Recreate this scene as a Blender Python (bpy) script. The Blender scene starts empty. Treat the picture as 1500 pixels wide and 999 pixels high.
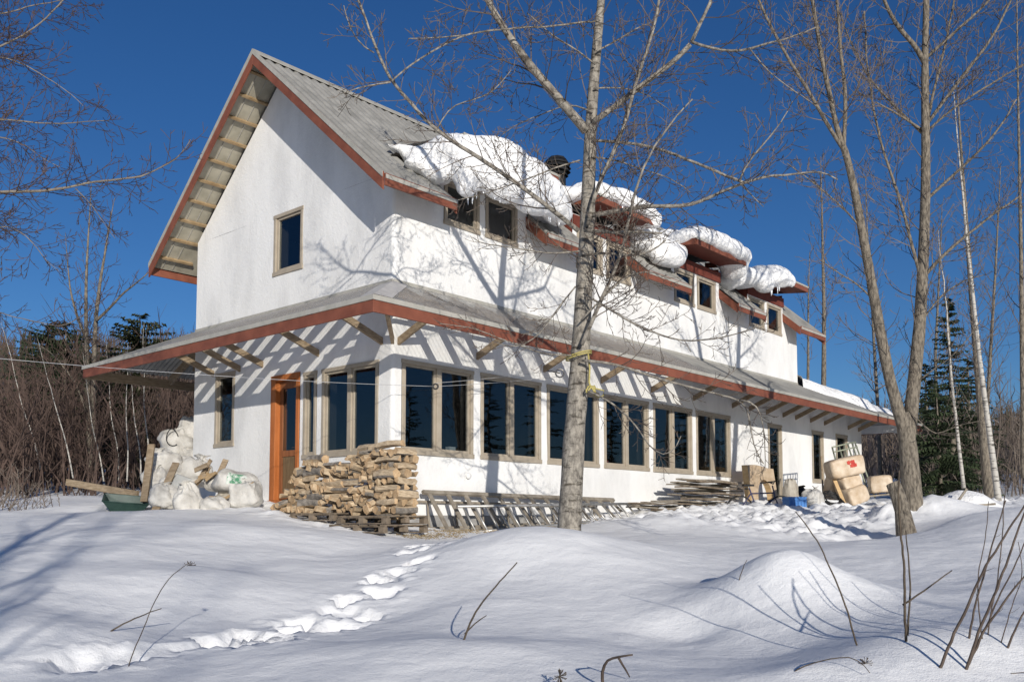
import bpy, bmesh, math, random
import numpy as np
from mathutils import Vector, Matrix
random.seed(7)
RNG = np.random.default_rng(11)
SC = bpy.context.scene
COL = SC.collection
# ------------------------------------------------------------------ camera model (solved from the photograph)
F, PITCH, CY, YAW, XC, YC = 1356.4, math.radians(4.0), 667.8, math.radians(41.39), -2.084, 16.0
CP, SP = math.cos(PITCH), math.sin(PITCH)
SN, CS = math.sin(YAW), math.cos(YAW)
HROT = math.pi/2 - YAW
def at(px, py, Y):
    x = (px-750)/F; u = (CY-py)/F
    d = (x, CP-u*SP, SP+u*CP)
    k = Y/d[1]
    return Vector((d[0]*k, Y, d[2]*k))
def W(s, t, z):                       # house coordinates (along side wall, along gable wall, height) to world
    return Vector((XC+s*SN-t*CS, YC+s*CS+t*SN, z))
def HL(p):
    x, y = p[0]-XC, p[1]-YC
    return Vector((x*SN+y*CS, -x*CS+y*SN, p[2]))
def onT(px, py, t):                   # point of the vertical plane t = const under a pixel, in house coordinates
    d = at(px, py, 1.0); k = (t+XC*-CS+YC*SN)/(d.x*-CS+d.y*SN)
    return HL(d*k)
def onS(px, py, s):
    d = at(px, py, 1.0); k = (s+XC*SN+YC*CS)/(d.x*SN+d.y*CS)
    return HL(d*k)
cam = bpy.data.cameras.new('camera'); cam.sensor_width = 36; cam.lens = F/1500*36
cam.shift_y = (CY-499.5)/1500; cam.clip_end = 3000; cam.clip_start = .1
camo = bpy.data.objects.new('camera', cam); COL.objects.link(camo)
camo.rotation_euler = (math.pi/2+PITCH, 0, 0); SC.camera = camo
# ------------------------------------------------------------------ noise
def vnoise(x, y, seed=0):
    x = np.asarray(x, float); y = np.asarray(y, float)
    xi = np.floor(x).astype(np.int64); yi = np.floor(y).astype(np.int64)
    fx = x-xi; fy = y-yi
    fx = fx*fx*fx*(fx*(fx*6-15)+10); fy = fy*fy*fy*(fy*(fy*6-15)+10)
    def h(a, b):
        n = (a*374761393 + b*668265263 + seed*974634777) & 0xffffffff
        n = ((n ^ (n >> 13))*1274126177) & 0xffffffff
        n = n ^ (n >> 16)
        return (n & 0xffff)/65535.0*2-1
    a = h(xi, yi); b = h(xi+1, yi); c = h(xi, yi+1); d = h(xi+1, yi+1)
    return (a*(1-fx)+b*fx)*(1-fy)+(c*(1-fx)+d*fx)*fy
def fbm(x, y, o=4, seed=0):
    r = 0; a = 1.0
    for i in range(o):
        r = r+a*vnoise(x*2**i, y*2**i, seed+i); a *= .5
    return r
def n3(p, sc, seed=0):                # cheap 3-d noise for lumps
    p = np.asarray(p)*sc
    return (vnoise(p[:, 0]+p[:, 2]*.63, p[:, 1]-p[:, 2]*.41, seed)+vnoise(p[:, 1]+7.3, p[:, 2]+p[:, 0]*.37, seed+5)+vnoise(p[:, 2]-3.1, p[:, 0]+p[:, 1]*.29, seed+9))/3
# ------------------------------------------------------------------ materials
def newmat(name):
    m = bpy.data.materials.new(name); m.use_nodes = True
    nt = m.node_tree; b = nt.nodes['Principled BSDF']
    return m, nt, b
def node(nt, t, **kw):
    n = nt.nodes.new(t)
    for k, v in kw.items():
        if k in n.inputs: n.inputs[k].default_value = v
        else: setattr(n, k, v)
    return n
def mat(name, c1, c2=None, rough=.8, scale=6, stretch=(1, 1, 1), bump=.0, bscale=40, spec=.3, metal=0, ramp=(.35, .65), detail=5, rand=0, coord='Object'):
    m, nt, b = newmat(name); L = nt.links.new
    b.inputs['Roughness'].default_value = rough
    b.inputs['Specular IOR Level'].default_value = spec
    b.inputs['Metallic'].default_value = metal
    tc = node(nt, 'ShaderNodeTexCoord'); mp = node(nt, 'ShaderNodeMapping'); mp.inputs['Scale'].default_value = stretch
    L(tc.outputs[coord], mp.inputs[0])
    c1 = (*c1, 1)
    if c2 is not None:
        no = node(nt, 'ShaderNodeTexNoise', Scale=scale, Detail=detail, Roughness=.6); L(mp.outputs[0], no.inputs['Vector'])
        cr = node(nt, 'ShaderNodeValToRGB'); cr.color_ramp.elements[0].position = ramp[0]; cr.color_ramp.elements[1].position = ramp[1]
        cr.color_ramp.elements[0].color = c1; cr.color_ramp.elements[1].color = (*c2, 1)
        L(no.outputs['Fac'], cr.inputs[0]); out = cr.outputs[0]
        if rand:
            oi = node(nt, 'ShaderNodeObjectInfo'); mr = node(nt, 'ShaderNodeMapRange'); mr.inputs[3].default_value = 1-rand; mr.inputs[4].default_value = 1+rand
            L(oi.outputs['Random'], mr.inputs[0])
            hs = node(nt, 'ShaderNodeHueSaturation'); L(out, hs.inputs['Color']); L(mr.outputs[0], hs.inputs['Value']); out = hs.outputs[0]
        L(out, b.inputs['Base Color'])
    else:
        b.inputs['Base Color'].default_value = c1
    if bump:
        bn = node(nt, 'ShaderNodeTexNoise', Scale=bscale, Detail=6, Roughness=.65); L(mp.outputs[0], bn.inputs['Vector'])
        bp = node(nt, 'ShaderNodeBump', Strength=1.0, Distance=bump); L(bn.outputs['Fac'], bp.inputs['Height']); L(bp.outputs[0], b.inputs['Normal'])
    return m
M = {}
def snow_mat(name, b1=.022, s1=4, b2=.005, s2=70, hill=False):
    m, nt, b = newmat(name); L = nt.links.new
    tc = node(nt, 'ShaderNodeTexCoord')
    no = node(nt, 'ShaderNodeTexNoise', Scale=.9, Detail=4); L(tc.outputs['Object'], no.inputs['Vector'])
    cr = node(nt, 'ShaderNodeValToRGB'); cr.color_ramp.elements[0].color = (.90, .895, .885, 1); cr.color_ramp.elements[1].color = (.95, .945, .935, 1)
    L(no.outputs['Fac'], cr.inputs[0]); L(cr.outputs[0], b.inputs['Base Color'])
    if hill:
        sp = node(nt, 'ShaderNodeSeparateXYZ'); L(tc.outputs['Object'], sp.inputs[0]); nb = node(nt, 'ShaderNodeTexNoise', Scale=.05, Detail=6, Roughness=.7); L(tc.outputs['Object'], nb.inputs['Vector'])
        ad = node(nt, 'ShaderNodeMath', operation='MULTIPLY_ADD'); ad.inputs[1].default_value = 90; L(nb.outputs['Fac'], ad.inputs[0]); L(sp.outputs['Y'], ad.inputs[2])
        mr = node(nt, 'ShaderNodeMapRange'); mr.inputs[1].default_value = 100; mr.inputs[2].default_value = 122; L(ad.outputs[0], mr.inputs[0])
        mb_ = node(nt, 'ShaderNodeMixRGB'); L(mr.outputs[0], mb_.inputs[0]); L(cr.outputs[0], mb_.inputs[1]); mb_.inputs[2].default_value = (.08, .058, .045, 1); L(mb_.outputs[0], b.inputs['Base Color'])
    b.inputs['Roughness'].default_value = .75; b.inputs['Specular IOR Level'].default_value = .25
    n1 = node(nt, 'ShaderNodeTexNoise', Scale=s1, Detail=5, Roughness=.6); n2 = node(nt, 'ShaderNodeTexNoise', Scale=s2, Detail=3, Roughness=.7)
    L(tc.outputs['Object'], n1.inputs['Vector']); L(tc.outputs['Object'], n2.inputs['Vector'])
    p1 = node(nt, 'ShaderNodeBump', Distance=b1); p2 = node(nt, 'ShaderNodeBump', Distance=b2)
    L(n1.outputs['Fac'], p1.inputs['Height']); L(n2.outputs['Fac'], p2.inputs['Height']); L(p1.outputs[0], p2.inputs['Normal']); L(p2.outputs[0], b.inputs['Normal'])
    return m
M['snow'] = snow_mat('ground_snow', hill=True)
M['roofsnow'] = snow_mat('roof_snow', .07, 7, .012, 38)
# stucco: lime plaster with grey blotches, trowel streaks
def stucco():
    m, nt, b = newmat('lime_plaster'); L = nt.links.new
    tc = node(nt, 'ShaderNodeTexCoord')
    mp = node(nt, 'ShaderNodeMapping'); mp.inputs['Scale'].default_value = (1, 1, .45); L(tc.outputs['Object'], mp.inputs[0])
    n1 = node(nt, 'ShaderNodeTexNoise', Scale=1.1, Detail=7, Roughness=.62); L(mp.outputs[0], n1.inputs['Vector'])
    cr = node(nt, 'ShaderNodeValToRGB'); e = cr.color_ramp.elements
    e[0].position = .3; e[0].color = (.66, .655, .645, 1); e[1].position = .56; e[1].color = (.80, .795, .78, 1)
    L(n1.outputs['Fac'], cr.inputs[0])
    mp2 = node(nt, 'ShaderNodeMapping'); mp2.inputs['Scale'].default_value = (2.5, 2.5, 1.2); L(tc.outputs['Object'], mp2.inputs[0])
    n2 = node(nt, 'ShaderNodeTexNoise', Scale=1.6, Detail=5, Roughness=.7); L(mp2.outputs[0], n2.inputs['Vector'])
    c2 = node(nt, 'ShaderNodeValToRGB'); c2.color_ramp.elements[0].position = .3; c2.color_ramp.elements[0].color = (.97, .968, .96, 1); c2.color_ramp.elements[1].position = .55; c2.color_ramp.elements[1].color = (1, 1, 1, 1)
    L(n2.outputs['Fac'], c2.inputs[0])
    mx = node(nt, 'ShaderNodeMixRGB', blend_type='MULTIPLY'); mx.inputs[0].default_value = 1; L(cr.outputs[0], mx.inputs[1]); L(c2.outputs[0], mx.inputs[2])
    L(mx.outputs[0], b.inputs['Base Color']); b.inputs['Roughness'].default_value = .9; b.inputs['Specular IOR Level'].default_value = .15
    n3_ = node(nt, 'ShaderNodeTexNoise', Scale=14, Detail=8, Roughness=.7); L(tc.outputs['Object'], n3_.inputs['Vector'])
    bp = node(nt, 'ShaderNodeBump', Distance=.012); L(n3_.outputs['Fac'], bp.inputs['Height']); L(bp.outputs[0], b.inputs['Normal'])
    return m
M['stucco'] = stucco()
M['metal'] = mat('weathered_corrugated_roofing', (.20, .195, .18), (.33, .32, .295), rough=.55, scale=2.2, stretch=(1, 1, 1), bump=.002, bscale=30, spec=.4, ramp=(.3, .7))
def schlick(nt, f0, f1, p=5.0):
    lw = node(nt, 'ShaderNodeLayerWeight'); lw.inputs[0].default_value = .5
    pw = node(nt, 'ShaderNodeMath', operation='POWER'); pw.inputs[1].default_value = p; nt.links.new(lw.outputs['Facing'], pw.inputs[0])
    ma = node(nt, 'ShaderNodeMath', operation='MULTIPLY_ADD'); ma.inputs[1].default_value = f1-f0; ma.inputs[2].default_value = f0; nt.links.new(pw.outputs[0], ma.inputs[0])
    return ma.outputs[0]
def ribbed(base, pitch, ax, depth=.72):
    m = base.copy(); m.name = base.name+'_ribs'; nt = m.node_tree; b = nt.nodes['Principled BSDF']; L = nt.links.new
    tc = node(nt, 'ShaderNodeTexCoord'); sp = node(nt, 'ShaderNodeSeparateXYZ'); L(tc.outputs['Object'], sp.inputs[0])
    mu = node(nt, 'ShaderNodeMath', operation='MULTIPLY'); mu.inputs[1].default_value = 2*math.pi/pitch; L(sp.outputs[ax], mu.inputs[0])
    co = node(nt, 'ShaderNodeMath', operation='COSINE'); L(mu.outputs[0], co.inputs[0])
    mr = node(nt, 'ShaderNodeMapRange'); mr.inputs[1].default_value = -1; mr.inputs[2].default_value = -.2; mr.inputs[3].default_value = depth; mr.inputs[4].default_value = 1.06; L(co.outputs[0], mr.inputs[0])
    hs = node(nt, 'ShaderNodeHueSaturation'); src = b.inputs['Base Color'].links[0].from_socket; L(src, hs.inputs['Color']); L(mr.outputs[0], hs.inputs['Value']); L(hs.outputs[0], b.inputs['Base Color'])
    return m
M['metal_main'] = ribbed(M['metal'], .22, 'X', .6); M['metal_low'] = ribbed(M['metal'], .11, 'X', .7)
def translucent():
    m, nt, b = newmat('clear_corrugated_roofing'); L = nt.links.new
    tc = node(nt, 'ShaderNodeTexCoord'); n1 = node(nt, 'ShaderNodeTexNoise', Scale=3, Detail=6); L(tc.outputs['Object'], n1.inputs['Vector'])
    cr = node(nt, 'ShaderNodeValToRGB'); cr.color_ramp.elements[0].color = (.30, .29, .29, 1); cr.color_ramp.elements[1].color = (.46, .445, .44, 1)
    L(n1.outputs['Fac'], cr.inputs[0]); L(cr.outputs[0], b.inputs['Base Color']); b.inputs['Roughness'].default_value = .35
    tr = node(nt, 'ShaderNodeBsdfTransparent'); tr.inputs[0].default_value = (.97, .97, .95, 1)
    mx = node(nt, 'ShaderNodeMixShader'); L(schlick(nt, .14, 1.0, 3.2), mx.inputs[0])
    L(tr.outputs[0], mx.inputs[1]); L(b.outputs[0], mx.inputs[2]); L(mx.outputs[0], nt.nodes['Material Output'].inputs[0])
    return m
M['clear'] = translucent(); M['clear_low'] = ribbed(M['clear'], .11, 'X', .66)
M['flash'] = mat('zinc_flashing', (.42, .40, .39), (.52, .50, .49), rough=.5, scale=5)
M['edge'] = mat('grey_drip_edge', (.34, .33, .29), (.42, .40, .36), rough=.6, scale=6)
M['red'] = mat('red_stained_fascia', (.165, .055, .034), (.235, .08, .048), rough=.6, scale=3, stretch=(1, 1, 1), bump=.002, bscale=30)
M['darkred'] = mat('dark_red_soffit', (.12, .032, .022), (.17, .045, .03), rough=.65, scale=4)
M['soffit'] = mat('grey_soffit_panels', (.30, .28, .22), (.42, .39, .31), rough=.6, scale=3)
M['purlin'] = mat('rough_purlin_wood', (.25, .17, .09), (.36, .26, .15), rough=.85, scale=6, stretch=(1, 1, 1), bump=.004, bscale=25)
M['brace'] = mat('weathered_brace_wood', (.22, .16, .10), (.36, .28, .19), rough=.85, scale=7, stretch=(1, 1, 4), bump=.003, bscale=30)
M['taupe'] = mat('taupe_window_frame', (.34, .29, .225), (.40, .345, .27), rough=.5, scale=5)
M['leaf'] = mat('brown_stained_door_leaf', (.20, .075, .03), (.28, .11, .045), rough=.45, scale=4, stretch=(3, 3, .4))
M['orange'] = mat('orange_stained_door_wood', (.34, .105, .028), (.45, .15, .045), rough=.45, scale=4, stretch=(3, 3, .4))
M['doorpanel'] = mat('brown_door_panel', (.13, .085, .045), (.19, .13, .07), rough=.55, scale=6, stretch=(6, 6, .4))
M['foundation'] = mat('grey_foundation_render', (.24, .235, .225), (.36, .35, .335), rough=.9, scale=4, bump=.006, bscale=20)
M['blackmetal'] = mat('black_flue_metal', (.012, .012, .013), (.03, .03, .03), rough=.5, scale=5)
M['interior'] = mat('shade_toned_plaster', (.05, .045, .04), (.08, .07, .06), rough=.9, scale=2)  # dark tone carries the shade of rooms and reveals
M['iron'] = mat('dark_iron', (.03, .03, .032), (.05, .05, .05), rough=.45, scale=10)
def glass():
    m, nt, b = newmat('window_glass'); L = nt.links.new
    nt.nodes.remove(b)
    gl = node(nt, 'ShaderNodeBsdfGlossy'); gl.inputs['Roughness'].default_value = .012; gl.inputs['Color'].default_value = (.92, .95, 1, 1)
    tr = node(nt, 'ShaderNodeBsdfTransparent'); tr.inputs[0].default_value = (.66, .69, .70, 1)
    tc = node(nt, 'ShaderNodeTexCoord'); n1 = node(nt, 'ShaderNodeTexNoise', Scale=1.6, Detail=2); L(tc.outputs['Object'], n1.inputs['Vector'])
    bp = node(nt, 'ShaderNodeBump', Distance=.0015); L(n1.outputs['Fac'], bp.inputs['Height']); L(bp.outputs[0], gl.inputs['Normal'])
    mx = node(nt, 'ShaderNodeMixShader'); L(schlick(nt, .065, 1.0), mx.inputs[0]); L(tr.outputs[0], mx.inputs[1]); L(gl.outputs[0], mx.inputs[2])
    L(mx.outputs[0], nt.nodes['Material Output'].inputs[0])
    return m
M['glass'] = glass()
# ------------------------------------------------------------------ mesh builder
class MB:
    def __init__(s): s.v = []; s.f = []; s.m = []
    def add(s, vs, fs, m=0):
        o = len(s.v); s.v.extend([tuple(v) for v in vs]); s.f.extend([tuple(i+o for i in f) for f in fs]); s.m.extend([m]*len(fs)); return s
    def quad(s, a, b, c, d, m=0): return s.add([a, b, c, d], [(0, 1, 2, 3)], m)
    def hexa(s, p, m=0):              # 8 corners: bottom 0-3, top 4-7
        return s.add(p, [(0, 3, 2, 1), (4, 5, 6, 7), (0, 1, 5, 4), (1, 2, 6, 5), (2, 3, 7, 6), (3, 0, 4, 7)], m)
    def box(s, x0, x1, y0, y1, z0, z1, m=0):
        return s.hexa([(x0, y0, z0), (x1, y0, z0), (x1, y1, z0), (x0, y1, z0), (x0, y0, z1), (x1, y0, z1), (x1, y1, z1), (x0, y1, z1)], m)
    def bar(s, a, b, w, h, up=(0, 0, 1), m=0):     # rectangular bar from a to b, centred
        a = Vector(a); b = Vector(b); d = (b-a).normalized(); u = Vector(up); x = d.cross(u)
        if x.length < 1e-4: x = d.cross(Vector((1, 0, 0)))
        x.normalize(); y = x.cross(d).normalized()
        x = x*w/2; y = y*h/2
        return s.hexa([a-x-y, a+x-y, b+x-y, b-x-y, a-x+y, a+x+y, b+x+y, b-x+y], m)
    def tube(s, pts, rad, n=6, m=0, cap=True):
        pts = np.array([tuple(p) for p in pts], float); k = len(pts)
        rad = np.full(k, rad, float) if np.isscalar(rad) else np.array(rad, float)
        d = np.gradient(pts, axis=0); d /= np.linalg.norm(d, axis=1)[:, None]+1e-12
        ref = np.array([.31, .17, .93]) if abs(d[0, 2]) < .8 else np.array([.9, .3, .1])
        x = np.cross(d, ref); x /= np.linalg.norm(x, axis=1)[:, None]+1e-12
        y = np.cross(d, x)
        a = np.arange(n)*2*math.pi/n
        ring = pts[:, None, :]+rad[:, None, None]*(np.cos(a)[None, :, None]*x[:, None, :]+np.sin(a)[None, :, None]*y[:, None, :])
        o = len(s.v); s.v.extend(map(tuple, ring.reshape(-1, 3).tolist()))
        fs = []
        for i in range(k-1):
            b0 = o+i*n; b1 = b0+n
            for j in range(n):
                j2 = (j+1) % n
                fs.append((b0+j, b0+j2, b1+j2, b1+j))
        if cap and n > 3:
            fs.append(tuple(o+j for j in reversed(range(n)))); fs.append(tuple(o+(k-1)*n+j for j in range(n)))
        s.f.extend(fs); s.m.extend([m]*len(fs)); return s
    def lathe(s, prof, n=16, c=(0, 0, 0), m=0):    # prof: (r, z)
        o = len(s.v)
        for r, z in prof:
            for j in range(n):
                a = 2*math.pi*j/n; s.v.append((c[0]+r*math.cos(a), c[1]+r*math.sin(a), c[2]+z))
        for i in range(len(prof)-1):
            for j in range(n):
                j2 = (j+1) % n; s.f.append((o+i*n+j, o+i*n+j2, o+(i+1)*n+j2, o+(i+1)*n+j)); s.m.append(m)
        s.f.append(tuple(o+j for j in reversed(range(n)))); s.m.append(m)
        s.f.append(tuple(o+(len(prof)-1)*n+j for j in range(n))); s.m.append(m)
        return s
    def mesh(s, name, mats, smooth=False):
        me = bpy.data.meshes.new(name); me.from_pydata(s.v, [], s.f)
        for mm in (mats if isinstance(mats, (list, tuple)) else [mats]): me.materials.append(mm)
        if len(me.polygons):
            me.polygons.foreach_set('material_index', s.m)
            if smooth: me.polygons.foreach_set('use_smooth', [True]*len(me.polygons))
        me.update(); return me
    def build(s, name, mats, parent=None, smooth=False, loc=None, rotz=0, bevel=0):
        o = bpy.data.objects.new(name, s.mesh(name, mats, smooth)); COL.objects.link(o)
        if parent: o.parent = parent
        if loc is not None: o.location = loc
        if rotz: o.rotation_euler = (0, 0, rotz)
        if bevel:
            b = o.modifiers.new('bevel', 'BEVEL'); b.width = bevel; b.segments = 2; b.limit_method = 'ANGLE'
        return o
def tag(o, label=None, cat=None, group=None, kind=None):
    if label: o['label'] = label
    if cat: o['category'] = cat
    if group: o['group'] = group
    if kind: o['kind'] = kind
    return o
def thing(name, label, cat, loc=(0, 0, 0), rotz=0, group=None):
    o = bpy.data.objects.new(name, None); o.empty_display_size = .2; COL.objects.link(o); o.location = loc; o.rotation_euler = (0, 0, rotz)
    return tag(o, label, cat, group)
# ------------------------------------------------------------------ light, sky
SUN_EL = math.radians(14.2)
LH = Vector((.64*SN-.97*CS, .64*CS+.97*SN, 0)).normalized()     # horizontal travel of sunlight
SUN_TO = Vector((-LH.x*math.cos(SUN_EL), -LH.y*math.cos(SUN_EL), math.sin(SUN_EL)))
sl = bpy.data.lights.new('sun', 'SUN'); sl.energy = 4.05; sl.angle = math.radians(.5); sl.color = (1, .945, .86)
so = bpy.data.objects.new('sun', sl); COL.objects.link(so); so.location = (5, -20, 20)
so.rotation_euler = SUN_TO.to_track_quat('Z', 'Y').to_euler()
w = bpy.data.worlds.new('World'); SC.world = w; w.use_nodes = True
nt = w.node_tree; bg = nt.nodes['Background']
sky = nt.nodes.new('ShaderNodeTexSky'); sky.sky_type = 'NISHITA'; sky.sun_disc = False
sky.sun_elevation = SUN_EL; sky.sun_rotation = math.atan2(SUN_TO.x, SUN_TO.y)
sky.air_density = 1.0; sky.dust_density = .5; sky.ozone_density = 5.0; sky.altitude = 800
hsv = nt.nodes.new('ShaderNodeHueSaturation'); hsv.inputs['Saturation'].default_value = 1.12; hsv.inputs['Value'].default_value = 1.0; hsv.inputs['Hue'].default_value = .507
nt.links.new(sky.outputs[0], hsv.inputs['Color']); nt.links.new(hsv.outputs[0], bg.inputs[0]); bg.inputs[1].default_value = .078
SC.view_settings.view_transform = 'Standard'; SC.view_settings.look = 'None'; SC.view_settings.gamma = 1; SC.view_settings.exposure = .06
SC.view_settings.use_curve_mapping = False
SC.cycles.max_bounces = 8; SC.cycles.transparent_max_bounces = 12
# ------------------------------------------------------------------ snow ground
_cp = []
def cpx(px, py, Y): p = at(px, py, Y); _cp.append((p.x, p.y, p.z))
def cpw(x, y, z): _cp.append((x, y, z))
for a in [(0,999,6.3),(300,999,6.3),(600,999,6.2),(900,999,6.0),(1200,1002,5.8),(1500,999,5.8),(-300,990,6.4),(1800,990,5.8),
          (0,900,7.8),(150,925,7.8),(320,935,7.9),(600,930,7.7),(900,950,7.3),(1150,962,7.0),(1400,938,6.4),(1300,955,6.3),(1500,945,6.3),(1750,930,6.4),
          (0,840,9.6),(150,850,9.5),(330,845,10),(470,890,9.2),(560,845,10.5),(640,800,12.6),(700,870,9.2),(960,850,10),
          (0,785,12),(150,780,12.2),(300,790,12.3),(420,805,12.2),(520,812,12.2),(-200,800,11),(-250,750,14),
          (0,757,14.3),(100,748,14.8),(200,748,15.2),(300,752,15.4),(400,752,15.8),(450,766,15.2),(520,780,14.7),(600,789,14.3),(680,791,14.1),(760,790,14.2),
          (960,800,12.6),(1100,802,12.4),(1250,800,12.6),(1400,806,11.6),(1500,806,11.5),(1080,840,10.4),(1300,850,9.8),(1480,860,9.0),(1600,810,11.5),
          (900,775,15.6),(1000,768,16.5),(1100,764,17.5),(1200,770,17.5),(1300,772,17),(1330,800,15.2),(1460,741,15.0),(1400,757,14.6),(1560,735,15),(1700,735,16),
          (1350,745,20),(1450,748,21),(1250,744,24),(1500,738,24)]: cpx(*a)
for s, t, z in [(.5,-.4,-.17),(2.5,-.5,-.17),(4.5,-.6,-.08),(6.5,-.8,.1),(8.5,-1.2,.34),(8.5,-.3,.3),(11,-.6,.42),(13.5,-.6,.48),(16,-.6,.5),(19,-.6,.55),(22,-.6,.58),
                (-.4,0,-.12),(-.5,1,.02),(-.5,2,.16),(-.5,3.2,.32),(-.5,4.5,.42),(-.5,6,.42),(-2,6.6,.2),(-2,4.5,.18),(0,8.5,.5),(3,9,.6),(8,3,.35),(4,3,.1),(16,3,.5),(25,3,.7),(25,9,.8),(10,9,.8)]:
    p = W(s, t, z); cpw(p.x, p.y, p.z)
for x, y, z in [(-5,3,-1.4),(0,3,-1.42),(5,3,-1.42),(-12,2,-1.35),(12,2,-1.35),(0,-2,-1.6),(-12,-6,-1.6),(12,-6,-1.6),(-16,10,-.3),(18,10,.0),
                (-14,22,.55),(-20,28,1.1),(-11,28,.9),(-10,38,1.6),(-25,45,2.6),(-5,48,1.8),(24,22,.55),(22,38,1.4),(30,48,2.4),(12,46,1.6),(40,30,1.5),(-40,20,1.5),(-40,-5,-.8),(40,-5,-.8),(45,15,.8)]: cpw(x, y, z)
_cp = np.array(_cp)
def _tps(d2): return np.where(d2 > 1e-9, .5*d2*np.log(d2+1e-12), 0)
def _fit():
    n = len(_cp); d2 = ((_cp[:, None, :2]-_cp[None, :, :2])**2).sum(-1)
    A = np.zeros((n+3, n+3)); A[:n, :n] = _tps(d2)+np.eye(n)*.25
    P = np.c_[np.ones(n), _cp[:, :2]]; A[:n, n:] = P; A[n:, :n] = P.T
    return np.linalg.solve(A, np.r_[_cp[:, 2], 0, 0, 0])
_cf = _fit()
def _base(x, y):
    r = _cf[-3]+_cf[-2]*x+_cf[-1]*y
    for (cx, cy, _), c in zip(_cp, _cf[:-3]): r = r+c*_tps((x-cx)**2+(y-cy)**2)
    return r
def _sm(e0, e1, v): t = np.clip((v-e0)/(e1-e0), 0, 1); return t*t*(3-2*t)
BUMPS = []                            # (x, y, height, rx, ry, angle, power)
def bump(px, py, Y, h, rx, ry, ang=0, pw=1.0):
    p = at(px, py, Y); BUMPS.append((p.x, p.y, h, rx, ry, ang, pw))
bump(800, 783, 11.6, .33, 1.35, 1.25)
bump(1155, 838, 8.7, .40, .80, .75, 0, 1.0)
bump(1150, 838, 8.7, .10, .42, .45, 0, 1.0)
bump(1000, 890, 8.0, -.06, .35, .3)
bump(380, 780, 13.2, .10, 1.6, .9)
bump(230, 850, 9.7, .10, 1.2, .8)
bump(620, 950, 7.0, .07, 1.4, .5)
bump(60, 930, 7.4, .08, .9, .6)
bump(1400, 935, 6.3, .05, .7, .4)
bump(1230, 975, 5.95, .06, .5, .3)
bump(560, 880, 9.0, -.05, .9, .5, .4)
bump(1080, 742, 19.2, -.12, 2.0, 1.3, .7)
bump(960, 760, 17.0, .12, 1.2, .9)
bump(1195, 750, 20.8, -.16, 1.2, .8)
bump(1360, 742, 18.3, .35, .9, .7)
bump(130, 735, 17.5, .16, 1.1, .6)
STEPS = []
for i, (px, py, Y) in enumerate([(112,973,6.8),(140,968,6.9),(185,958,7.1),(240,950,7.3),(280,940,7.5),(317,926,7.75),(336,931,7.6),(345,913,8.0),(385,920,7.9),(411,929,7.7),(434,906,8.25),(443,888,8.7),(470,902,8.4),
        (499,896,8.55),(504,873,9.15),(502,860,9.5),(535,880,9.0),(565,854,9.75),(583,832,10.6),(602,810,11.8),(622,798,12.5),(653,806,12.1),(680,796,13),(560,838,10.3),(610,825,11)]):
    p = at(px, py, Y); r = random.Random(i)
    STEPS.append((p.x, p.y, r.uniform(.07, .14)*(.5 if i < 5 else 1), r.uniform(.12, .24), r.uniform(.12, .22), r.uniform(-.7, .7)))
def H(x, y):
    x = np.atleast_1d(np.asarray(x, float)); y = np.atleast_1d(np.asarray(y, float))
    cx = np.clip(x, -42, 46); cyy = np.clip(y, -7, 49)
    z = _base(cx, cyy)
    for bx, by, h, rx, ry, a, pw in BUMPS:
        dx, dy = x-bx, y-by; u = (dx*math.cos(a)+dy*math.sin(a))/rx; v = (-dx*math.sin(a)+dy*math.cos(a))/ry
        z = z+h*np.exp(-(u*u+v*v)**pw)
    # beyond the garden the land climbs to wooded hills
    far = np.maximum(0, y-49)
    z = z+far*(.035+.0*x)+_sm(60, 240, y)*(12+19*_sm(20, -40, x))
    z = z+.05*fbm(x*.35, y*.35, 3, 3)+.012*fbm(x*1.6, y*1.6, 3, 8)
    # trampled, shovelled snow in front of the side wall
    s = (x-XC)*SN+(y-YC)*CS; t = -(x-XC)*CS+(y-YC)*SN
    m = _sm(2.6, 5.0, s+(t+2)*.3)*_sm(24, 19, s)*_sm(-6.9, -5.4, t+.25*vnoise(x*.9, y*.9, 4)*2)*_sm(.2, -.3, t)
    lump = .10*np.abs(fbm(x*1.5, y*1.5, 3, 21))+.09*np.maximum(0, vnoise(x*3.6, y*3.6, 22))+.06*np.maximum(0, vnoise(x*7.5, y*7.5, 23))+.03*vnoise(x*13, y*13, 25)
    z = z+m*(lump-.05)
    m2 = _sm(-2.6, -1.2, s)*_sm(7.5, 6, t)*_sm(-1.6, -.5, t)*_sm(.1, -.1, s)
    z = z+m2*(.04*fbm(x*2.2, y*2.2, 3, 31)+.02*vnoise(x*7, y*7, 33))
    for i, (bx, by, dep, rx, ry, a) in enumerate(STEPS):
        k = (np.abs(x-bx) < .9) & (np.abs(y-by) < .9)
        if not k.any(): continue
        X, Y = x[k], y[k]; wx = .07*vnoise(X*6, Y*6, 40+i)+.04*vnoise(X*15, Y*15, 41+i); wy = .07*vnoise(X*6, Y*6, 140+i)+.04*vnoise(X*15, Y*15, 141+i)
        dx, dy = X-bx+wx, Y-by+wy; c, sn = math.cos(a), math.sin(a)
        q = np.sqrt(((dx*c+dy*sn)/rx)**2+((-dx*sn+dy*c)/ry)**2)
        z[k] += -dep*(1-_sm(.62, 1.04, q))*(1+.45*vnoise(X*8, Y*8, 60+i))+.03*np.exp(-((q-1.5)/.35)**2)*np.maximum(0, vnoise(X*9, Y*9, 80+i))+.015*np.exp(-(q/1.6)**2)*vnoise(X*20, Y*20, 90+i)
    return z
def Hz(x, y): return float(H(x, y)[0])
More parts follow.
